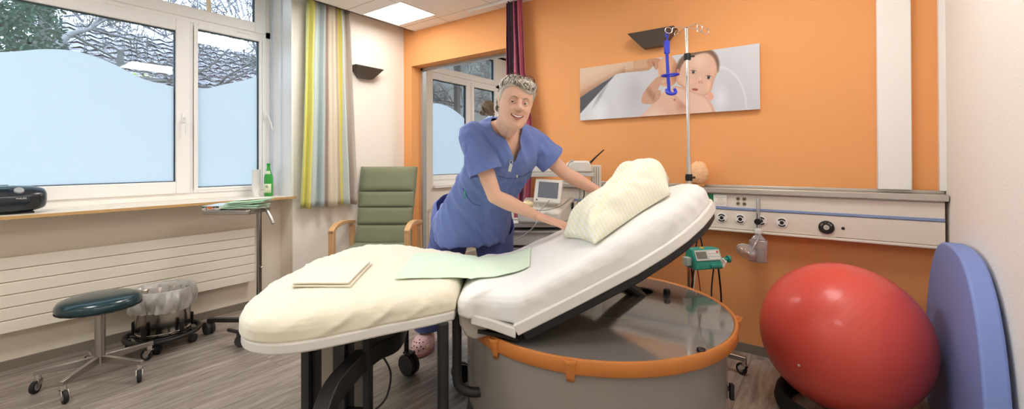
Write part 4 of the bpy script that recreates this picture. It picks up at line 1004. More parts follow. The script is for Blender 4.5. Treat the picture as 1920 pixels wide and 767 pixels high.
for (x, z) in ((-.523, .839), (-.420, .838), (-.310, .836), (-.205, .834)):
    g = G(); disc(g, x, z, -.096, .030, .006, 36); o = g.build('gas_outlet', M_white, ra, bevel=.002)
    for a0 in (35, 215):
        P = [(x+.020*cos(R_(a0+q)), -.103, z+.020*sin(R_(a0+q))) for q in range(0, 111, 10)]
        g = G(); g.tube(P, .0042, 6, flat=.4); g.build('slot', M_black, o)
    g = G(); disc(g, x, z, -.100, .0105, .004); g.build('socket_bore', M_black, o)
x, z = .003, .826
g = G(); g.box(x-.038, x+.038, -.098, -.095, z-.052, z+.03); g.build('mount_plate', M_rail, ra)
g = G(); disc(g, x, z, -.096, .036, .014, 40); o = g.build('black_gas_outlet', M_black, ra, bevel=.003)
g = G(); disc(g, x, z, -.109, .014, .006); g.build('connector', M_chrome, o, bevel=.001)
M_let = mat('white_lettering', (226, 222, 214), .6)
for i, ch in enumerate('O2 / AIR'):
    a = R_(150-i*17); M = Matrix.Translation((x+.025*cos(a), -.1105, z+.025*sin(a)))@Matrix.Rotation(-(a-pi/2), 4, 'Y')@RY
    if ch != ' ': text_mesh(ch, .011, M, M_let, o)
g = G(); disc(g, .076, .826, -.096, .008, .004); g.build('screw_socket', M_black, ra)
g = G(); g.box(-.605, -.495-.001, -.094, -.09, .910, .985); 
o = g.build('green_socket', mat('green_socket_plastic', (40, 122, 74), .4), ra, bevel=.002); o.scale = (1, 1, 1)
g = G(); g.box(-.570, -.492, -.100, -.091, .908, .984); o = g.build('light_switch', M_white, ra, bevel=.003)
for (a, b, c, d) in ((-.548, -.514, .942, .962), (-.558, -.504, .922, .940), (-.558, -.504, .963, .973)):
    g = G(); g.box(a, b, -.102, -.099, c, d); g.build('rocker', M_rail, o, bevel=.001)
for x in (-.432, -.398):
    for z in (.962, .933):
        g = G(); disc(g, x, z, -.091, .0105, .007, 20); o = g.build('earthing_pin', mat('brass_nickel', (178, 166, 140), .25, .9), ra, bevel=.002); g = G(); disc(g, x, z, -.097, .004, .003, 10); g.build('pin_hole', M_dgrey, o)
# oxygen flow meter with humidifier bottle and mask
M_clear = clear_mat('clear_plastic', (248, 248, 250), .16, .06, .20)
fm_ = thing('oxygen_flow_meter', 'clear oxygen flow tube with black knob and humidifier bottle on the wall duct', 'flow meter', (-.322, 2.913, .80))
g = G(); g.lathe([(.010, .075), (.011, .08), (.011, .165), (.006, .178), (0, .178)], n=20); g.build('flow_tube', M_clear, fm_)
g = G(); g.cyl((0, .017, .035), (0, -.012, .035), .014); g.cyl((0, 0, .0), (0, 0, .078), .012); g.build('valve_body', M_chrome, fm_)
g = G(); g.lathe([(.0, -.014), (.017, -.014), (.018, -.010), (.018, .008), (0, .008)], (0, -.022, .036), 20, Matrix.Rotation(R_(90), 4, 'X')); g.build('knob', M_black, fm_)
g = G(); g.lathe([(.019, -.035), (.019, -.012), (.010, -.005), (.008, .0)], n=24); g.build('cap', mat('milky_plastic', (236, 234, 230), .4), fm_)
g = G(); g.prism([p[:2] for p in [tuple(q) for q in spline([(-.040, -.018, 0), (.040, -.018, 0), (.045, 0, 0), (.040, .018, 0), (-.040, .018, 0), (-.045, 0, 0)], 4, True)]], -.205, -.075); g.lathe([(.04, -.075), (.03, -.058), (.016, -.045), (.016, -.03)], n=24, sy=.45)
g.build('humidifier_bottle', M_clear, fm_, bevel=.006)
g = G(); g.prism([(-.034, -.012), (.034, -.012), (.034, .012), (-.034, .012)], -.200, -.125); g.build('water', clear_mat('water_fill', (226, 232, 236), .1, .02, .10), fm_, bevel=.004)
mk = thing('oxygen_mask', 'clear oxygen mask hanging in front of the humidifier bottle', 'oxygen mask', (-.372, 2.845, .662))
Mm = Matrix.Rotation(R_(18), 4, 'Z')@Matrix.Rotation(R_(-58), 4, 'Y')@Matrix.Rotation(R_(90), 4, 'X')
g = G(); g.lathe([(.044, .0), (.050, -.003), (.052, .003), (.047, .008), (.045, .02), (.040, .035), (.028, .05), (.015, .058), (.013, .07)], n=36, M=Mm@Matrix.Diagonal((.72, 1.15, 1, 1)), capb=False); g.build('shell', M_clear, mk, angle=180)
g = G(); g.tube([Mm@Vector((.036*cos(a), .058*sin(a), -.001)) for a in np.linspace(0, 2*pi, 33)[:-1]], .0035, 8, closed=True); g.build('cushion_edge', clear_mat('clear_plastic_edge', (245, 245, 248), .2, .05, .45), mk, angle=180)
g = G(); g.tube(spline([Mm@Vector((0, 0, .068)), Vector((.035, .0, .035)), Vector((.052, .03, .075)), Vector((.06, .035, .105))], 6), .006, 8); g.build('tubing', M_clear, mk, angle=180)
# salt lamp
t = thing('salt_lamp', 'orange salt crystal lamp standing on top of the wall duct', 'lamp', (-.668, 2.962, 1.0248+.018))
g = G(); g.ball((0, 0, .072), (.071, .040, .082), 22)
for i, v in enumerate(g.v):
    q = Vector(v); n1 = noise.cell(q*26); n2 = nz(q, 16, 2); q2 = Vector((q.x, q.y, q.z-.07)); k = 1+.16*n2+.05*nz(q, 40, 4)+.05*(noise.cell(q*34)-.5)
    z = q.z; tap = 1-.25*max(0, (z-.05)/.11); q2 = Vector((q2.x*k*tap, q2.y*k*tap, q2.z*k)); g.v[i] = (q2.x, q2.y, max(-.0, q2.z+.07))
m = mat('salt_crystal', (246, 186, 142), .5, var=(18, .30), bump=(30, .9, .008), emit=(255, 150, 90), est=.05)
g.build('crystal', m, t, smooth=False)
g = G(); g.lathe([(0, -.018), (.042, -.018), (.045, -.014), (.045, -.004), (.04, 0), (0, 0)], n=28, sy=.7); g.build('wooden_base', mat('light_wood', (186, 140, 84), .5, var=(30, .2)), t)
# ponytail of the woman
g = G(); rnd = random.Random(9)
pc = hp(-.088, -.12, -.046)
for k in range(34):
    a = rnd.uniform(0, 2*pi); r = rnd.uniform(.004, .026); P = []
    for t in np.linspace(0, 1, 7):
        q = pc+V3((-.014+.006*t-.010*t*(k % 3), 0, .012))+V3((r*cos(a+2.4*t)*(1.1+t*.3), r*sin(a+2*t), .030-.062*t+.006*sin(t*9+k)))
        P.append(q)
    g.tube(P, [.003, .006, .0065, .006, .0055, .004, .0015], 6)
g.capsule(pc+V3((-.01, 0, .025)), pc+V3((-.004, 0, -.012)), .022, .016); g.build('ponytail', mat('brown_grey_hair', (122, 104, 88), .5, var=(90, .4), bump=(150, .5, .002)), woman, angle=180)

# ------------------------------------------------------------------ swivel castor for steel furniture
def steel_caster(parent, x, y, ang, r=.030, top=.085, plate=M_steel):
    M = Matrix.Translation((x, y, 0))@Matrix.Rotation(ang, 4, 'Z')
    g = G(); g.cyl(M@V3((.018, -.010, r)), M@V3((.018, .010, r)), r, n=28); w = g.build('caster', M_rubber, parent, bevel=.004, angle=50)
    g = G(); g.cyl(M@V3((.018, -.0115, r)), M@V3((.018, .0115, r)), r*.55, n=20); g.build('hub', M_grey, w, angle=50)
    g = G()
    for s in (-1, 1): g.prism([(-.014, top-.018), (.016, top-.018), (.028, r+.008), (.022, r-.008), (.012, r-.006), (-.012, top-.034)], s*.0135-.001, s*.0135+.001, lambda a, b, c: M@V3((a, c, b)))
    g.box(-.016, .016, -.0145, .0145, top-.022, top-.018, M); g.cyl(M@V3((0, 0, top-.02)), M@V3((0, 0, top+.006)), .014); g.build('fork', M_chrome, w, angle=40)
# ------------------------------------------------------------------ stool
st = thing('stool', 'round swivel stool with dark teal padded seat and five castors', 'stool', (-3.255, .592, 0)); st.scale = (.97, .97, 1.045)
g = G(); g.lathe([(0, .376), (.168, .376), (.180, .381), (.186, .394), (.185, .410), (.174, .428), (.145, .439), (.08, .445), (0, .446)], n=56)
seat = g.build('seat', mat('dark_teal_vinyl', (22, 52, 60), .22, coat=.3, bump=(90, .15, .001)), st, angle=60)
g = G(); g.tube([(.183*cos(a), .183*sin(a), .382+.001*sin(a*40)) for a in np.linspace(0, 2*pi, 61)[:-1]], .0028, 6, closed=True); g.build('piping', M_rubber, seat, angle=180)
g = G(); g.cyl((0, 0, .085), (0, 0, .376), .0235, n=24); g.cyl((0, 0, .364), (0, 0, .376), .06, n=24); g.build('column', M_steel, st)
SA = [-110, -44, 31, 104, 178]
for i, a in enumerate(SA):
    a = R_(a); M = Matrix.Rotation(a, 4, 'Z')
    g = G(); vs = [M@V3(p) for p in ((0, -.0105, .085), (0, .0105, .085), (0, .0105, .125), (0, -.0105, .125), (.262, -.0105, .083), (.262, .0105, .083), (.262, .0105, .106), (.262, -.0105, .106))]
    g.add(vs, [(0, 1, 2, 3), (4, 7, 6, 5), (0, 4, 5, 1), (3, 2, 6, 7), (0, 3, 7, 4), (1, 5, 6, 2)]); g.build('leg', M_steel, st, bevel=.002)
    steel_caster(st, .245*cos(a), .245*sin(a), a+[1.2, .9, -.8, 2.0, .5][i], .031, .080)
# ------------------------------------------------------------------ waste bin on a dolly
BX, BY = -3.535, .950
dl = thing('bin_dolly', 'black round dolly on castors under the steel waste bin', 'dolly', (BX, BY, 0))
g = G()
for r_, w_ in ((.192, .013), (.140, .008)):
    g.tube([(r_*cos(a), r_*sin(a), .078) for a in np.linspace(0, 2*pi, 49)[:-1]], w_, 10, closed=True, flat=1.3)
for k in range(6):
    a = 2*pi*k/6; g.tube([(.02*cos(a), .02*sin(a), .074), (.19*cos(a), .19*sin(a), .074)], .010, 6)
g.lathe([(0, .066), (.10, .066), (.10, .078), (0, .078)], n=32); g.build('ring', M_black, dl, angle=50)
for k in range(5):
    a = R_(20+72*k); g = G(); M = Matrix.Rotation(a, 4, 'Z'); g.box(.156, .167, -.013, .013, .08, .165, M); g.box(.157, .188, -.010, .010, .08, .10, M); g.build('upright', M_black, dl, bevel=.003)
    o = caster(dl, (.172*cos(a+.35), .172*sin(a+.35), 0), .026, .012, rz=a+1.9, mount=.07)
bn = thing('waste_bin', 'round steel waste bin lined with a clear plastic bag, below the radiator', 'waste bin', (BX, BY, .0885))
g = G(); g.lathe([(0, 0), (.140, 0), (.146, .006), (.146, .016), (.141, .020), (.143, .022), (.149, .245), (.153, .252), (.149, .258), (.145, .252), (.137, .03), (0, .03)], n=56); g.build('body', mat('polished_steel', (186, 180, 172), .2, 1), bn, angle=50)
M_bag = clear_mat('clear_bag_film', (250, 248, 244), .10, .12, .42)
g = G()
def bagf(a, b):
    th = 2*pi*a; w = nz((cos(th)*2.2, sin(th)*2.2, b*2), 1.8, 3)*.016+nz((cos(th)*7, sin(th)*7, b*3), 1.6, 8)*.010+.004*sin(th*23+b*6)
    if b < .35: t = b/.35; r, z = lerp(.122, .146, t)+w*.5, lerp(.10, .262, t)
    elif b < .5: t = (b-.35)/.15; r, z = lerp(.146, .164, t)+w*.5, .262+.022*sin(t*pi*.6)+.008*nz((th, 0, 0), 2)
    else: t = (b-.5)/.5; r, z = lerp(.164, .160, t)+.014*sin(t*pi)+w*(.6+t), lerp(.288, .145+.035*nz((cos(th)*1.3, sin(th)*1.3, 0), 1.5, 5), t)
    return (r*cos(th), r*sin(th), z)
g.grid(bagf, 150, 34, wu=True); g.build('bag', M_bag, bn, angle=180)
# ------------------------------------------------------------------ instrument table
mt = thing('instrument_table', 'steel instrument table on a single post beside the window sill', 'table', PW(-1.755, 3.02), YAW)
g = G(); 
def tr(a, b, k=0): return None
o_ = [tuple(p)[:2] for p in spline([(-.32, -.11, 0), (-.27, -.14, 0), (-.05, -.14, 0), (.0, -.11, 0), (.0, .09, 0), (-.05, .13, 0), (-.27, .13, 0), (-.32, .10, 0)], 5, True)]
g.prism(o_, .842, .868); g.build('tray', M_steel, mt, bevel=.003)
g = G(); g.tube([(x*.985, y*.985, .870) for x, y in o_], .003, 6, closed=True); g.build('tray_edge', M_chrome, mt, angle=180)
g = G(); g.cyl((-.005, -.02, .06), (-.005, -.02, .872), .0165, n=20); g.build('post', mat('post_steel', (150, 146, 142), .22, 1), mt)
g = G(); g.tube(spline([(.01, -.02, .862), (.055, -.03, .856), (.10, -.05, .80), (.115, -.06, .772)], 6), .011, 10); g.build('grip', M_steel, mt)
g = G(); g.cyl((0, -.02, .47), (.03, -.05, .47), .004, n=8); g.ball((.03, -.05, .47), .007, 10); g.build('clamp_screw', M_chrome, mt)
g = G(); g.box(-.36, .06, -.035, -.003, .085, .112); g.box(.03, .07, -.30, .18, .085, .112); g.build('foot_bar', M_dark, mt, bevel=.003)
for (x, y, a) in ((-.345, -.02, 2.6), (-.02, -.22, .4), (.05, .16, 1.0)): caster(mt, (x, y, 0), .042, .020, rz=a, mt=M_dgrey, mount=.09)
g = G(); g.tube([(-.10, -.2, .10), (.05, -.26, .10)], .012, 8); g.build('foot_arm', M_dark, mt)
# things on the tray
def stack_pad(i, n, dx, dy, rz, z, lab):
    dx += .03; dy += .02
    g = G()
    for q in range(2):
        z0 = q*.0045
        g.grid(lambda a, b: (lerp(-.13, .13, a)*(1-.04*b), lerp(-.075, .075, b)+.012*sin(a*3+i), z0+.004+.0025*nz((a*3, b*3, i+q*3), 2)+(.020*a*a if i > 1 else .008*a)), 14, 8)
    o = g.build('hygiene_pad', M_padg, None, angle=180, solid=.003); o.location = PW(-1.775+dx, 3.02+dy, z); o.rotation_euler = (0, 0, YAW+rz); return tag(o, lab, 'hygiene pad', 'pale green pads on the instrument table')
M_padg = mat('mint_green_pad', (196, 232, 204), .8, sheen=.1)
for i in range(4):
    stack_pad(i, 4, -.10+.008*i, -.06+.01*i, R_(-6+5*i), .8745+.0125*i, ['lowest mint green pad of the stack on the steel table', 'second mint green pad from the bottom on the steel table', 'third mint green pad from the bottom on the steel table', 'topmost mint green pad of the stack on the steel table'][i])
bk = thing('magazine', 'magazine with an orange and green cover picture lying on the steel table', 'magazine', PW(-2.0, 2.965, .8735), YAW+R_(8))
g = G(); g.box(-.085, .02, -.07, .15, 0, .026); g.build('pages', mat('paper_edge', (226, 222, 216), .7), bk, bevel=.002)
g = G(); NXb = 40
g.grid(lambda a, b: (lerp(-.085, .02, a), -.0707, .001+.024*b), NXb, 8); me = g.mesh('c'); cv = finish('spine_print', me, vcol_mat('magazine_print', .4), bk, angle=180)
def cvc(i, co):
    n1 = nz((co.x*40, co.z*60, 3), 1); return (216, 110, 50) if -.055 < co.x < -.01 and n1 > -.15 else (40, 66, 54) if co.z > .014 and n1 > -.25 else (110, 60, 40) if n1 < -.35 and co.x < 0 else (214, 210, 206)
paint(cv, cvc)
g = G(); g.box(-.085, .02, -.07, .15, .0262, .0275); g.build('cover', mat('blue_white_cover', (198, 220, 236), .4, var=(20, .2)), bk)
wp = G(); wp.grid(lambda a, b: (lerp(-.11, .10, a), lerp(-.06, .06, b), .003+.014*a*a+.002*nz((a*4, b*4, 0), 2)), 16, 8); o = wp.build('paper_sheet', mat('white_paper', (244, 242, 238), .7), None, angle=180, solid=.001); o.location = PW(-1.83, 3.06, .928); o.rotation_euler = (0, 0, YAW+.2); tag(o, 'white sheet of paper on top of the mint green pads', 'paper')
# ------------------------------------------------------------------ window sill things
M_gb = mat('green_bottle_glass', (70, 200, 80), .08, spec=.6, trans=.75, coat=.3)
bo = thing('bottle', 'green glass water bottle with pale labels on the window sill', 'bottle', (-3.80, 1.735, .9065))
g = G(); g.lathe([(0, 0), (.030, 0), (.034, .006), (.034, .150), (.031, .170), (.020, .205), (.0135, .232), (.0125, .262), (.0145, .266), (.0145, .275), (0, .275)], n=36); g.build('glass', M_gb, bo, angle=50)
M_lab = mat('pale_label', (220, 230, 196), .5)
def lab(z0, z1, r0, r1, nm): 
    g = G(); g.lathe([(r0, z0), (r1, z1)], n=24, a0=R_(-150), a1=R_(10)); g.build(nm, M_lab, bo, angle=180, solid=.0004)
lab(.030, .105, .0345, .0345, 'label'); lab(.185, .212, .0275, .0185, 'neck_label')
g = G(); g.lathe([(0, .275), (.0150, .275), (.0152, .262), (.0150, .262)], n=20); g.build('cap', mat('green_cap', (40, 150, 60), .4), bo)
vd = (V3((0, 0, 0))-V3((-3.80, 1.735, 0))).normalized(); ang = math.atan2(vd.y, vd.x)
text_mesh('EL', .026, Matrix.Rotation(ang+R_(90)-R_(18), 4, 'Z')@Matrix.Translation((0, -.0352, .082))@RY, mat('dark_print', (50, 60, 50), .6), bo)
text_mesh('VITA', .012, Matrix.Rotation(ang+R_(90)-R_(18), 4, 'Z')@Matrix.Translation((0, -.0352, .060))@RY, MATS['dark_print'], bo) if False else None
M_cup = mat('white_plastic_cup', (246, 246, 246), .4)
cp0 = None
for k in range(12):
    g = G(); g.lathe([(0, 0), (.024, 0), (.033, .085), (.035, .087), (.032, .085), (.023, .003), (0, .003)], n=28); o = g.build('plastic_cup', M_cup, None, angle=50) if cp0 is None else cp0.copy()
    if cp0 is None: cp0 = o
    else: C.objects.link(o)
    o.location = (-3.86, 1.665, .9065+.0125*k); tag(o, ('lowest' if k == 0 else 'topmost' if k == 11 else None) and (('lowest' if k == 0 else 'topmost')+' white cup of the stack beside the green bottle') or 'white plastic cup inside the stack beside the green bottle', 'cup', 'white cups stacked beside the green bottle')
# CD radio
M_rb = mat('dark_blue_black_shell', (26, 34, 44), .25, coat=.4)
rd = thing('cd_radio', 'black rounded portable CD radio on the window sill at the left edge', 'radio', (-3.76, .235, .907))
g = G(); L = .212
def shell(a, b):
    y = lerp(-L, L, a); e = (1-abs(2*a-1)**3.2)**.42; th = 2*pi*b; c_, s_ = cos(th), sin(th)
    x = .098*abs(c_)**.75*(1 if c_ > 0 else -1)*(.35+.65*e); z = .080*abs(s_)**.7*(1 if s_ > 0 else -1)*(.45+.55*e)
    if z > 0 and x > 0: z *= 1-.28*(x/.098)**2
    return (x, y, .082+z*.98)
g.grid(shell, 48, 40, wv=True); V = 40
g.f += [tuple(range(V-1, -1, -1)), tuple(48*V+k for k in range(V))]
g.build('housing', M_rb, rd, angle=60)
g = G(); g.lathe([(0, .000), (.062, .000), (.066, -.004), (.066, -.008)], (.02, .0, .166), 36, sx=.8); g.build('disc_lid', mat('blue_grey_lid', (70, 88, 104), .2, coat=.5), rd)
g = G(); g.lathe([(0, .012), (.018, .011), (.021, .006), (.021, 0)], (.072, .098, .130), 28, Matrix.Rotation(R_(45), 4, 'Y')); g.build('silver_knob', mat('silver_plastic', (196, 202, 206), .25, .5), rd)
g = G(); g.box(-.002, .002, -.045, .045, -.02, .02, Matrix.Translation((.062, .02, .144))@Matrix.Rotation(R_(35), 4, 'Y')); g.build('display', mat('pale_display', (150, 190, 208), .2), rd)
g = G(); g.cyl((.088, -.08, .075), (.100, -.08, .075), .046, n=36); g.build('speaker', M_black, rd, bevel=.004); g = G(); g.ball((.099, -.08, .062), .008, 12); g.build('speaker_centre', MATS['silver_plastic'], rd)
g = G(); g.cyl((.088, .145, .060), (.090, .145, .060), .035, n=36); g.build('side_grille', M_black, rd)
text_mesh('PHILIPS', .0125, Matrix.Translation((.1005, .105, .088))@Matrix.Rotation(R_(90), 4, 'Z')@RY, M_let, rd)
g = G(); g.box(-.05, .05, -.16, .16, 0, .008); g.build('base', M_rubber, rd)
# ------------------------------------------------------------------ green armchair
ch = thing('armchair', 'green upholstered high-back armchair with beech armrests in the corner', 'armchair', PW(-1.19, 3.93), YAW+R_(0))
M_up = mat('olive_green_fabric', (120, 124, 98), .85, bump=(260, .3, .0008), var=(7, .14), sheen=.25); M_beech = mat('beech_wood', (208, 166, 120), .42, var=(5, .12), stretch=(3, 3, 22))
def pad(z0, z1, i, w0, w1, T):
    g = G()
    def f(a, b, s):
        x = lerp(-1, 1, a)*lerp(w0, w1, b); z = lerp(z0, z1, b); e = (1-abs(2*a-1)**9)*(1-abs(2*b-1)**7*(.8 if i in (1, 2) else 1))
        return (x, (.05+(z-.45)*.30)-(T*.5+T*.5*e if s else -.035), z+(.012*(1 if s else 0)))
    g.grid(lambda a, b: f(a, b, 1), 28, 12); k = len(g.v); g.grid(lambda a, b: f(a, b, 0), 28, 12)
    V = 13; E = [(q*V, (q+1)*V) for q in range(28)]+[(q*V+12, (q+1)*V+12) for q in range(28)]+[(q, q+1) for q in range(12)]+[(28*V+q, 28*V+q+1) for q in range(12)]
    g.f += [(a, b, b+k, a+k) for a, b in E]; return g.build('back_cushion', M_up, ch, angle=55)
zb = [.425, .60, .755, .90, 1.135]
wx = [.262, .256, .262, .268, .274]
for i in range(4): pad(zb[i], zb[i+1]-.002, i, wx[i]-.004, wx[i+1]-.008, .055 if i < 3 else .06)
g = G(); g.prism([(-.24, -.30), (.24, -.30), (.26, .06), (-.26, .06)], .375, .455); g.build('seat', M_up, ch, bevel=.025, seg=4, angle=60)
for s in (-1, 1):
    ax_ = s*.315
    P = spline([(ax_, -.33, .0), (ax_, -.335, .30), (ax_, -.33, .60)], 6)
    g = G(); g.box(ax_-.022, ax_+.022, -.355, -.300, 0, .615); g.build('front_leg', M_beech, ch, bevel=.004)
    g = G(); g.prism([(-.02, -.02), (.02, -.02), (.02, .02), (-.02, .02)], 0, 1, lambda x, y, z: (ax_+x, .13+y*1.3-.035*(1-z)*0+.05*(1-z), z*.60)); g.build('rear_leg', M_beech, ch, bevel=.004)
    P = spline([(ax_, -.355, .607), (ax_, -.25, .648), (ax_, -.08, .655), (ax_, .16, .625)], 6); vs = []
    g = G()
    for p in P:
        for a, b in ((-.024, -.016), (.024, -.016), (.024, .016), (-.024, .016)): vs.append((p.x+a, p.y, p.z+b))
    k = len(P); g.add(vs, [(q*4+j, q*4+(j+1) % 4, (q+1)*4+(j+1) % 4, (q+1)*4+j) for q in range(k-1) for j in range(4)]+[(3, 2, 1, 0), tuple((k-1)*4+j for j in range(4))]); g.build('armrest', M_beech, ch, bevel=.004, angle=50)
g = G(); g.box(-.30, .30, -.30, -.27, .34, .38); g.build('seat_rail', M_beech, ch, bevel=.003)
# ------------------------------------------------------------------ exercise ball and ring
eb = (.0555, 2.55, .372)
rg = thing('ball_ring', 'black ring base under the red exercise ball', 'ring base', (eb[0], eb[1], 0))
g = G(); g.lathe([(.20, 0), (.262, 0), (.272, .03), (.262, .075), (.252, .085), (.240, .078), (.22, .05), (.20, 0)], n=72, capb=False, capt=False); g.build('ring', M_rubber, rg, angle=60)
tb_ = thing('exercise_ball', 'large red exercise ball in the corner beside the blue mat', 'exercise ball', eb)
def ball_mat():
    m = mat('red_vinyl', (218, 84, 74), .34, coat=.15, bump=(220, .05, .0005)); t = m.node_tree; b = t.nodes['Principled BSDF']; N = t.nodes.new; L = t.links.new
    tcn = [n for n in t.nodes if n.type == 'TEX_COORD'][0]; mp = N('ShaderNodeMapping'); mp.inputs['Rotation'].default_value = (R_(35), R_(-38), 0); L(tcn.outputs['Object'], mp.inputs[0])
    w = N('ShaderNodeTexWave'); w.wave_type = 'BANDS'; w.bands_direction = 'X'; w.inputs['Scale'].default_value = 11; L(mp.outputs[0], w.inputs['Vector'])
    pw = N('ShaderNodeMath'); pw.operation = 'POWER'; pw.inputs[1].default_value = 30; L(w.outputs['Fac'], pw.inputs[0])
    sx = N('ShaderNodeSeparateXYZ'); L(mp.outputs[0], sx.inputs[0]); ab = N('ShaderNodeMath'); ab.operation = 'ABSOLUTE'; L(sx.outputs['X'], ab.inputs[0]); lt = N('ShaderNodeMath'); lt.operation = 'LESS_THAN'; lt.inputs[1].default_value = .12; L(ab.outputs[0], lt.inputs[0])
    mu = N('ShaderNodeMath'); mu.operation = 'MULTIPLY'; L(pw.outputs[0], mu.inputs[0]); L(lt.outputs[0], mu.inputs[1])
    bp = N('ShaderNodeBump'); bp.inputs['Strength'].default_value = .16; bp.inputs['Distance'].default_value = .0015; L(mu.outputs[0], bp.inputs['Height']); L(bp.outputs[0], b.inputs['Normal']); return m
g = G(); g.ball((0, 0, 0), .333, 128); g.build('ball', ball_mat(), tb_, angle=180)
vd = V3((-.30, -.93, .17)).normalized(); vd = (V3((0, 0, 1.2))-V3(eb)); vd = Matrix.Rotation(R_(-27), 3, 'Z')@vd.normalized(); vd.z -= .52; vd.normalize()
g = G(); g.cyl(vd*.330, vd*.3345, .0055, n=16); g.build('valve', M_white, tb_)
# ------------------------------------------------------------------ blue mat leaning on the right wall
ma = thing('gym_mat', 'thick blue arched mat leaning against the right wall behind the red ball', 'mat', (.437, 2.50, 0))
ma.rotation_euler = (0, R_(.6), 0)
o_ = []
for a in np.linspace(0, pi, 45):
    c_, s_ = cos(a), sin(a); o_.append((.53*abs(c_)**(2/2.7)*(1 if c_ > 0 else -1), .845*abs(s_)**(2/2.3)))
g = G(); g.prism(o_, -.035, .030, lambda y, z, x: (x, y, z)); g.build('cover', mat('royal_blue_vinyl', (124, 144, 204), .6, bump=(300, .1, .0005)), ma, bevel=.009, seg=3, angle=50)
# ------------------------------------------------------------------ IV stand with pump
iv = thing('iv_stand', 'chrome infusion stand on castors behind the bed with wire hooks on top', 'infusion stand', (-.658, 2.70, 0), YAW)
g = G(); g.cyl((0, 0, .08), (0, 0, 1.22), .0145, n=20); g.build('lower_pole', M_chrome, iv); g = G(); g.cyl((0, 0, 1.20), (-.008, 0, 1.985), .0105, n=18); g.build('upper_pole', M_chrome, iv)
for z in (1.095, 1.815):
    g = G(); g.lathe([(0, -.02), (.019, -.02), (.021, 0), (.019, .02), (0, .02)], (-.005 if z > 1.5 else 0, 0, z), 20); g.cyl((0, -.01, z), (.03, -.02, z), .006); g.build('clamp_collar', M_black, iv, bevel=.002)
T0 = V3((-.008, 0, 1.99))
def hook(end, name):
    e = V3(end); d = V3((e.x, e.y, 0)).normalized()
    P = [T0, T0+d*.05+V3((0, 0, -.002)), T0+d*.09+V3((0, 0, -.006))]
    s_ = d.cross(V3((0, 0, 1)))
    for a in np.linspace(-70, 250, 12):
        P.append(T0+e+V3((0, 0, -.012))+d*(.022*cos(R_(a-90)))+V3((0, 0, .018*sin(R_(a-90)))) + s_*.004*a/250)
    g = G(); g.tube(spline(P, 3), .0028, 8); g.build(name, M_chrome, iv, angle=180)
hook((-.115, -.02, -.01), 'hook'); hook((.125, .03, .0), 'hook'); hook((-.02, .11, .01), 'hook'); hook((.03, -.11, -.03), 'hook')
for k in range(5):
    a = R_(-36+72*k); g = G(); M = Matrix.Rotation(a, 4, 'Z'); g.prism([(0, .085), (0, .115), (.30, .105), (.30, .080)], -.014, .014, lambda x, z, y: M@V3((x, y, z))); g.build('foot', M_steel, iv, bevel=.003)
    steel_caster(iv, .288*cos(a), .288*sin(a), a+[2.6, 2.2, 2.2, 2.6, 2.6][k], .031, .078)
pu = thing('infusion_pump', 'teal infusion pump with grey display clamped to the infusion stand', 'infusion pump', PW(1.105, 2.485, .580), YAW+R_(12)); pu.scale = (.80, .85, .85)
M_teal = mat('teal_plastic', (44, 150, 134), .38)
g = G(); g.prism([(-.055, 0), (.055, 0), (.055, .06), (.02, .125), (-.055, .125)], -.115, .105, lambda y, z, x: (x, -y*-1, z)); g.v = [(x, -y*-1, z) for x, y, z in g.v]
g = G(); g.prism([(-.060, .0), (.055, .0), (.055, .130), (-.02, .130), (-.060, .050)], -.115, .105, lambda y, z, x: (x, y, z)); g.build('housing', M_teal, pu, bevel=.006)
Mp = Matrix.Translation((-.005, -.044, .092))@Matrix.Rotation(R_(-27), 4, 'X')
g = G(); g.box(-.10, .10, -.003, .002, -.036, .036, Mp); pl = g.build('front_plate', mat('pale_grey_front', (196, 208, 202), .4), pu, bevel=.003)
g = G(); g.box(-.092, -.012, -.0055, -.002, -.022, .024, Mp); g.build('display', mat('grey_green_lcd', (112, 116, 104), .2, coat=.4), pl, bevel=.001)
for ix in range(5):
    for iz in range(3):
        g = G(); x = .006+ix*.018; z = -.024+iz*.021; g.box(x-.007, x+.007, -.005, -.002, z-.006, z+.006, Mp); g.build('key', mat('red_key', (214, 90, 80), .4) if (ix, iz) == (4, 2) else M_white, pl, bevel=.001)
g = G(); g.box(.0, .09, -.075, -.03, .012, .034); g.build('drive_housing', M_teal, pu, bevel=.004)
g = G(); g.cyl((.105, -.03, .055), (.165, -.03, .055), .013); g.cyl((.165, -.03, .055), (.182, -.03, .055), .024, n=24); g.build('syringe_drive', M_teal, pu, bevel=.002)
g = G(); g.cyl((.182, -.03, .055), (.190, -.03, .055), .013, n=24); g.build('drive_cap', M_white, pu)
g = G(); g.box(.085, .110, -.06, -.045, .01, .065); g.tube([(.10, -.062, .07), (.118, -.064, .045), (.108, -.062, .01)], .007, 8); g.ball((.125, -.058, .045), .011, 12); g.build('syringe_clip', M_white, pu, bevel=.002)
g = G(); g.lathe([(0, 0), (.014, 0), (.014, .006), (0, .006)], (-.02, .0, .130), 20); g.build('lamp', mat('yellow_lamp', (232, 196, 60), .4), pu)
g = G(); g.box(-.155, -.115, -.02, .03, .02, .075); g.build('clamp', mat('grey_green_clamp', (170, 182, 170), .4), pu, bevel=.004)
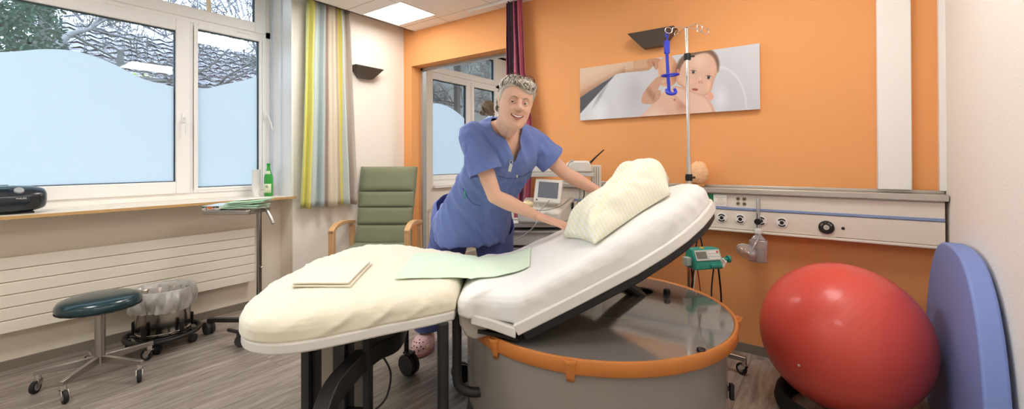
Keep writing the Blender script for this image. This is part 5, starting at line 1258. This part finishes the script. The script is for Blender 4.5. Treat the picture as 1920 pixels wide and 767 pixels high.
for i, (x0, y0, z0, x1, z1, col, r_) in enumerate(((1.035, 2.50, .60, 1.05, .12, 'k', .0045), (1.065, 2.52, .60, 1.085, .12, 'k', .004), (1.19, 2.50, .60, 1.21, .12, 'k', .005), (1.175, 2.51, .60, 1.20, .12, 'k', .004), (1.085, 2.53, .56, 1.09, .15, 'r', .003), (1.05, 2.46, .60, 1.047, .20, 'w', .003), (1.10, 2.585, .68, 1.105, .95, 'k', .004), (1.14, 2.59, .68, 1.15, 1.0, 'k', .004))):
    g = G(); P = spline([PW(x0, y0, z0), PW(x0-.03*(i % 2*2-1)*.6, y0, lerp(z0, z1, .4)), PW(lerp(x0, x1, .8), y0+.01, lerp(z0, z1, .75)), PW(x1, y0+.02, z1)], 8); g.tube(P, r_, 8)
    nm = {'k': 'black', 'r': 'red', 'w': 'white'}[col]; lbs = ['leftmost black cable hanging below the teal pump', 'black cable just left of the stand pole below the pump', 'thick black cable right of the stand pole below the pump', 'thin black cable beside the thick one right of the pole', 'red cable hanging along the chrome stand pole', 'white thin tube hanging left of the teal pump', 'black cable rising behind the teal pump, left one', 'black cable rising behind the teal pump, right one']
    o = g.build('cable', {'k': M_black, 'r': mat('red_cable', (150, 40, 40), .5), 'w': M_white}[col], None, angle=180); tag(o, lbs[i], 'cable', 'cables and tubes at the infusion pump')
# blue bottle hanger
bh = thing('bottle_hanger', 'blue plastic bottle hanger hanging from the left hook of the infusion stand', 'bottle hanger', PW(.925, 2.56, 1.585), YAW)
M_bl = mat('royal_blue_plastic', (40, 58, 190), .35)
g = G(); g.tube(spline([(.0, 0, .345), (-.010, 0, .355), (-.006, 0, .372), (.006, 0, .368), (.006, 0, .35), (-.002, 0, .325)], 4), .0045, 8); g.build('hook', M_bl, bh)
g = G(); g.box(-.018, .014, -.010, .010, .245, .325); g.build('grip', M_bl, bh, bevel=.006)
g = G(); g.tube([(-.002, 0, .25), (.004, 0, .12), (.010, 0, .02)], .0095, 10); g.build('rod', M_bl, bh)
g = G(); g.tube([(.010+.049*cos(a), .035*sin(a)-.02, .115+.003*cos(a)) for a in np.linspace(0, 2*pi, 33)[:-1]], .0055, 8, closed=True); g.build('holding_ring', M_bl, bh, angle=180)
g = G(); g.tube(spline([(-.012, -.02, .030), (-.012, -.035, .008), (.012, -.04, .0), (.036, -.035, .010), (.036, -.02, .032)], 5), .009, 8); g.tube([(.010, 0, .02), (.012, -.04, .002)], .009, 8); g.build('base_hook', M_bl, bh)
# ------------------------------------------------------------------ CTG trolley behind the bed
ct = thing('equipment_trolley', 'white equipment trolley with drawers and a top shelf on posts behind the bed', 'trolley', PW(.235, 3.13), YAW+R_(0))
M_ct = mat('light_grey_trolley', (214, 212, 206), .4)
g = G(); g.box(-.27, .24, -.20, .07, .745, .775); g.box(-.27, -.255, -.20, .07, .10, .745); g.box(.225, .24, -.20, .07, .10, .745); g.box(-.27, .24, .06, .07, .10, .745); g.box(-.27, .24, -.2, .07, .10, .12); g.build('carcass', M_ct, ct, bevel=.003)
for k in range(5):
    z = .625-.115*k; g = G(); g.box(-.252, .222, -.213, .05, z, z+.095); d_ = g.build('drawer', M_ct, ct, bevel=.004); g = G(); g.box(-.252, .222, -.228, -.210, z+.082, z+.098); g.build('grip_rail', mat('trolley_grip', (176, 178, 178), .35, .4), d_, bevel=.003)
for x in (-.235, .367):
    g = G(); g.box(x-.032 if x > 0 else x-.012, x+.032 if x > 0 else x+.012, -.07, -.01, .7755 if x < 0 else .60, 1.165); g.build('post', mat('cream_post', (226, 222, 210), .4), ct, bevel=.004)
for k in range(3):
    g = G(); g.box(.345+k*.016, .348+k*.016, -.074, -.07, .62, 1.15); g.build('post_groove', M_grey, ct)
g = G(); g.box(.24, .40, -.07, .05, .60, .62); g.build('side_bracket', M_ct, ct, bevel=.003)
g = G(); g.box(-.247, .335, -.14, .06, 1.085, 1.115); g.build('top_shelf', M_ct, ct, bevel=.005)
for (x, y) in ((-.23, -.16), (.2, -.16), (-.23, .03), (.2, .03)): caster(ct, (x, y, 0), .045, .02, mount=.10)
M_med = mat('ivory_medical_plastic', (234, 232, 224), .38)
md = thing('transducer_unit', 'white telemetry unit with blue transducers lying on the top shelf of the trolley', 'telemetry unit', PW(.235, 3.055, 1.1155), YAW)
g = G(); g.prism([(-.215, .0), (.149, .0), (.149, .035), (-.215, .060)], -.06, .12, lambda x, z, y: (x, y, z)); g.build('tray', M_med, md, bevel=.01)
g = G(); g.prism([(.15, 0), (.322, 0), (.322, .03), (.30, .080), (.19, .080), (.16, .06)], -.075, .11, lambda x, z, y: (x, y, z)); g.build('receiver', M_med, md, bevel=.012)
for i, x in enumerate((-.10, .07)):
    g = G(); g.lathe([(0, .030), (.03, .028), (.046, .016), (.048, .004), (.04, 0), (0, 0)], (x, .01, .040), 28); g.build('blue_transducer', mat('slate_blue_plastic', (72, 92, 130), .35), md, angle=50)
g = G(); g.tube([(.322, .07, .055), (.38, .09, .11), (.44, .11, .16)], [.009, .006, .004], 8); g.build('antenna', M_black, md)
g = G(); g.tube(spline([(.19, -.06, .087), (.155, -.083, .06), (.155, -.090, .01), (.18, -.092, -.045)], 6), .006, 8); g.build('unit_cable', mat('grey_cable', (176, 174, 170), .5), md)
mc = thing('fetal_monitor', 'ivory fetal monitor with a tilted grey screen standing on the trolley', 'monitor', PW(.235, 3.04, .7765), YAW)
g = G()
vs = [(-.20, -.14, 0), (.085, -.16, 0), (.225, .13, 0), (-.14, .13, 0), (-.20, -.14, .075), (.085, -.16, .075), (.225, .13, .155), (-.14, .13, .155)]
g.add(vs, [(3, 2, 1, 0), (4, 5, 6, 7), (0, 1, 5, 4), (1, 2, 6, 5), (2, 3, 7, 6), (3, 0, 4, 7)]); g.build('housing', M_med, mc, bevel=.014, seg=3)
Ms = Matrix.Translation((.015, -.06, .209))@Matrix.Rotation(R_(-10), 4, 'Z')@Matrix.Rotation(R_(-20), 4, 'X')@Matrix.Rotation(R_(4), 4, 'Y')
g = G(); g.box(-.095, .095, -.012, .018, -.085, .085, Ms); sc_ = g.build('screen_housing', M_med, mc, bevel=.008)
g = G(); g.box(-.068, .068, -.0145, -.011, -.05, .062, Ms); g.build('screen', mat('grey_lcd', (112, 118, 128), .18, coat=.5), sc_); g = G(); g.box(-.078, -.066, -.0145, -.011, -.072, -.064, Ms); g.build('power_button', M_dgrey, sc_)
g = G(); g.box(-.06, .08, -.05, .0, .08, .15); g.build('screen_foot', M_med, mc, bevel=.01)
g = G(); g.box(.195, .205, .04, .10, .07, .12); g.build('side_socket', M_dark, mc)
td = thing('toco_transducer', 'cream round transducer lying on the fetal monitor beside the plum curtain', 'transducer', PW(.105, 2.90, .885), YAW)
g = G(); g.lathe([(0, .0), (.030, .0), (.040, .010), (.040, .026), (.030, .036), (.012, .040), (.009, .048), (0, .049)], n=32, M=Matrix.Rotation(R_(10), 4, 'X')); g.build('sensor', mat('cream_yellow_plastic', (236, 222, 176), .4), td, angle=50)
for i, pts in enumerate(([(.11, 2.90, .875), (.20, 2.87, .868), (.32, 2.90, .89), (.41, 3.0, .935)], [(.12, 2.89, .876), (.22, 2.86, .868), (.33, 2.89, .90), (.40, 2.96, .945)], [(.26, 2.95, .93), (.19, 2.88, .87), (.14, 2.80, .77), (.02, 2.83, .68), (-.05, 2.86, .72), (-.03, 2.88, .79)])):
    g = G(); g.tube(spline([PW(*p) for p in pts], 8), .0032, 8); o = g.build('sensor_cable', MATS['grey_cable'], None, angle=180)
    tag(o, ['upper grey sensor cable curving over the fetal monitor', 'lower grey sensor cable curving over the fetal monitor', 'grey cable looping down in front of the trolley drawers'][i], 'cable', 'sensor cables on the fetal monitor')
for i, (x, z, r_) in enumerate(((.40, .88, .005), (.43, .86, .004))):
    g = G(); g.tube(spline([PW(x+.08, 3.12, 1.05), PW(x+.09, 3.115, .95), PW(x+.06, 3.11, .84), PW(x+.10, 3.11, .68)], 8), r_, 8); o = g.build('sensor_cable', [MATS['grey_cable'], M_black][i], None, angle=180)
    tag(o, ['grey cable hanging behind the forearm of the woman', 'black cable hanging behind the forearm of the woman'][i], 'cable', 'cables hanging from the trolley shelf')
# ------------------------------------------------------------------ outside the windows
ext = random.Random(21)
g = G(); g.box(-40, -4.3, -20, 30, -.4, -.3); struct(g, 'ground_outside', mat('winter_grass', (120, 124, 104), .9, var=(2, .3)), smooth=False)
def house(x, y0, y1, eave, ridge, depth, label, wallc, roofc, name='house'):
    t = thing(name, label, 'house', (x, (y0+y1)/2, -.3)); L = (y1-y0)/2
    g = G(); g.box(-depth, 0, -L, L, 0, eave+.3); g.build('wall', mat(name+'_wall_'+str(int(x*10)), wallc, .85, var=(1.5, .12)), t, smooth=False)
    Mr = mat('roof_tiles_'+str(int(x*10)), roofc, .7, var=(3, .25))
    run = depth/2+.35; n = max(8, int(math.hypot(run, ridge-eave)/.33))
    g = G()
    for k in range(n):
        a, b = k/n, (k+1)/n
        x0, x1 = .35-run*a, .35-run*b; z0, z1 = lerp(eave, ridge, a)+.3, lerp(eave, ridge, b)+.3
        m_ = max(4, int(2*L/.28))
        for j in range(m_):
            ya, yb = -L-.3+(2*L+.6)*j/m_, -L-.3+(2*L+.6)*(j+1)/m_; ym = (ya+yb)/2
            g.add([(x0, ya, z0+.03), (x0, ym, z0+.09), (x0, yb, z0+.03), (x1, ya, z1+.0), (x1, ym, z1+.05), (x1, yb, z1+.0)], [(0, 1, 4, 3), (1, 2, 5, 4)])
    g.prism([(.35, eave+.22), (.35-run, ridge+.22), (-depth-.35, eave+.22), (-depth-.35, eave+.32), (.35-run, ridge+.30), (.35, eave+.32)], -L-.3, L+.3, lambda a, b, c: (a, c, b))
    g.build('roof', Mr, t, smooth=False)
    g = G(); g.tube([(.40, -L-.3, eave+.25), (.40, L+.3, eave+.25)], .07, 8); g.build('gutter', mat('zinc_gutter', (168, 172, 178), .4, .3), t)
    return t
house(-12.5, 2.3, 11.5, 2.9, 4.75, 6.0, 'pale house with a grey tiled roof outside, right sash of the left window', (150, 142, 130), (92, 88, 94))
house(-9.2, 12.4, 18.5, 6.0, 7.4, 5.0, 'grey rendered building outside the window of the next room', (140, 136, 130), (90, 92, 100), 'outbuilding')
t = thing('canopy_roof', 'blue grey sloping canopy outside the window of the next room', 'canopy', (-7.0, 11.5, 0))
g = G(); g.prism([(-3.4, 5.1), (3.4, 3.3), (3.4, 3.15), (-3.4, 4.85)], -.9, .9, lambda a, b, c: (c, a, b)); g.build('roof_sheet', mat('blue_grey_sheet', (112, 130, 158), .5), t, smooth=False)
for (x_, y_) in ((-.8, -3.2), (.8, -3.2), (-.8, 3.2), (.8, 3.2)):
    g = G(); g.box(x_-.06, x_+.06, y_-.06, y_+.06, -.3, lerp(5.0, 3.3, (y_+3.4)/6.8)-.15); g.build('support', M_dgrey, t)
def branch(g, p, d, L, r, depth, rr):
    P = [p]; q = Vector(p); dd = Vector(d).normalized(); n = 5
    for i in range(n):
        dd = (dd+Vector((rr.uniform(-.25, .25), rr.uniform(-.25, .25), rr.uniform(-.16, .20)))).normalized(); q = q+dd*L/n; P.append(q)
        if depth and i:
            for _ in range(2 if depth > 1 else 3):
                s = dd.cross(Vector((rr.uniform(-1, 1), rr.uniform(-1, 1), rr.uniform(-1, 1)))).normalized()
                branch(g, q, dd*.75+s*rr.uniform(.5, 1.1), L*rr.uniform(.42, .66), r*(1-i/n*.6)*.5, depth-1, rr)
    g.tube(P, [max(.004, r*(1-.8*i/n)) for i in range(n+1)], 5 if depth > 1 else 3, cap=False)
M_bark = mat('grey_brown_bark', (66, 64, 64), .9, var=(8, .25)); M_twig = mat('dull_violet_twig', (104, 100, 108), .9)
def bare_tree(x, y, label, seed, h=2.4, lean=(0, 1, .4), m=M_bark, arms=5, L=3.2, r=.13):
    rr = random.Random(seed); t = thing('bare_tree', label, 'tree', (x, y, -.3), 0, 'bare trees outside the windows')
    g = G(); g.tube([(0, 0, 0), (.05, .05, h*.5), (0, .15, h), (.1, .3, h+1.2), (.1, .5, h+2.6)], [r*1.6, r*1.4, r*1.2, r*.8, r*.3], 10); g.build('trunk', m, t)
    for k in range(arms):
        g = G(); a = 2*pi*k/arms+rr.uniform(-.4, .4); branch(g, (0, .15, h+.45*k*.6), (cos(a)*.9, sin(a)*.9, rr.uniform(.15, .6)), L, r*.7, 3, rr); g.build('branch', m, t, angle=180)
    return t
bare_tree(-10.2, .9, 'bare grey tree outside the left window, nearer the left edge', 3, 2.6, arms=6, L=3.2, r=.10)
bare_tree(-10.4, 6.4, 'bare tree spreading its twigs in front of the pale house', 7, 2.6, m=M_bark, arms=4, L=2.6, r=.07)
bare_tree(-7.4, 9.0, 'thin bare tree outside the window of the next room', 15, 1.9, m=M_bark, arms=5, L=1.8, r=.06)
# evergreen with dense leaves
def leafy(x, y, z, rad, n, label, col, seed, cat_='tree', ls=.032):
    rr = random.Random(seed); t = thing('evergreen_tree' if cat_ == 'tree' else 'bush', label, cat_, (x, y, -.3))
    g = G(); g.tube([(0, 0, 0), (.05, 0, z*.6), (0, .05, z+.8)], [.16, .12, .05], 8); g.build('trunk', M_bark, t)
    g = G()
    for _ in range(n):
        u = Vector((rr.gauss(0, 1), rr.gauss(0, 1), rr.gauss(0, 1))).normalized()*rr.uniform(.45, 1)**.6
        k = 1+.35*nz(u, 2.2, seed); p = Vector((u.x*rad[0]*k, u.y*rad[1]*k, u.z*rad[2]*k+z)); a = Vector((rr.gauss(0, 1), rr.gauss(0, 1), rr.gauss(0, .6))).normalized(); b = a.orthogonal().normalized(); s = ls*rr.uniform(.6, 1.3)
        g.add([p-a*s, p+b*s*.5, p+a*s, p-b*s*.5], [(0, 1, 2, 3)])
    g.build('foliage', mat('leaf_'+str(seed), col, .6, var=(3, .35)), t, smooth=False); return t
leafy(-8.2, .25, 3.9, (1.1, .95, 1.9), 17000, 'dark evergreen tree outside at the left end of the window', (38, 60, 46), 31)
leafy(-11.3, 2.3, 2.9, (.5, .6, .4), 2500, 'yellow green bush outside in front of the house', (170, 196, 110), 33, 'bush')
# far bare woodland: nobody could count it
rr = random.Random(5); g = G()
for k in range(1300):
    y = rr.uniform(-8, 34); x = -rr.uniform(19.5, 25); z = rr.uniform(1.2, 9.5); d = Vector((rr.uniform(-.3, .3), rr.uniform(-1, 1), rr.uniform(.1, 1.2)))
    branch(g, (x, y, z), d, rr.uniform(1.4, 2.6), .05, 1, rr)
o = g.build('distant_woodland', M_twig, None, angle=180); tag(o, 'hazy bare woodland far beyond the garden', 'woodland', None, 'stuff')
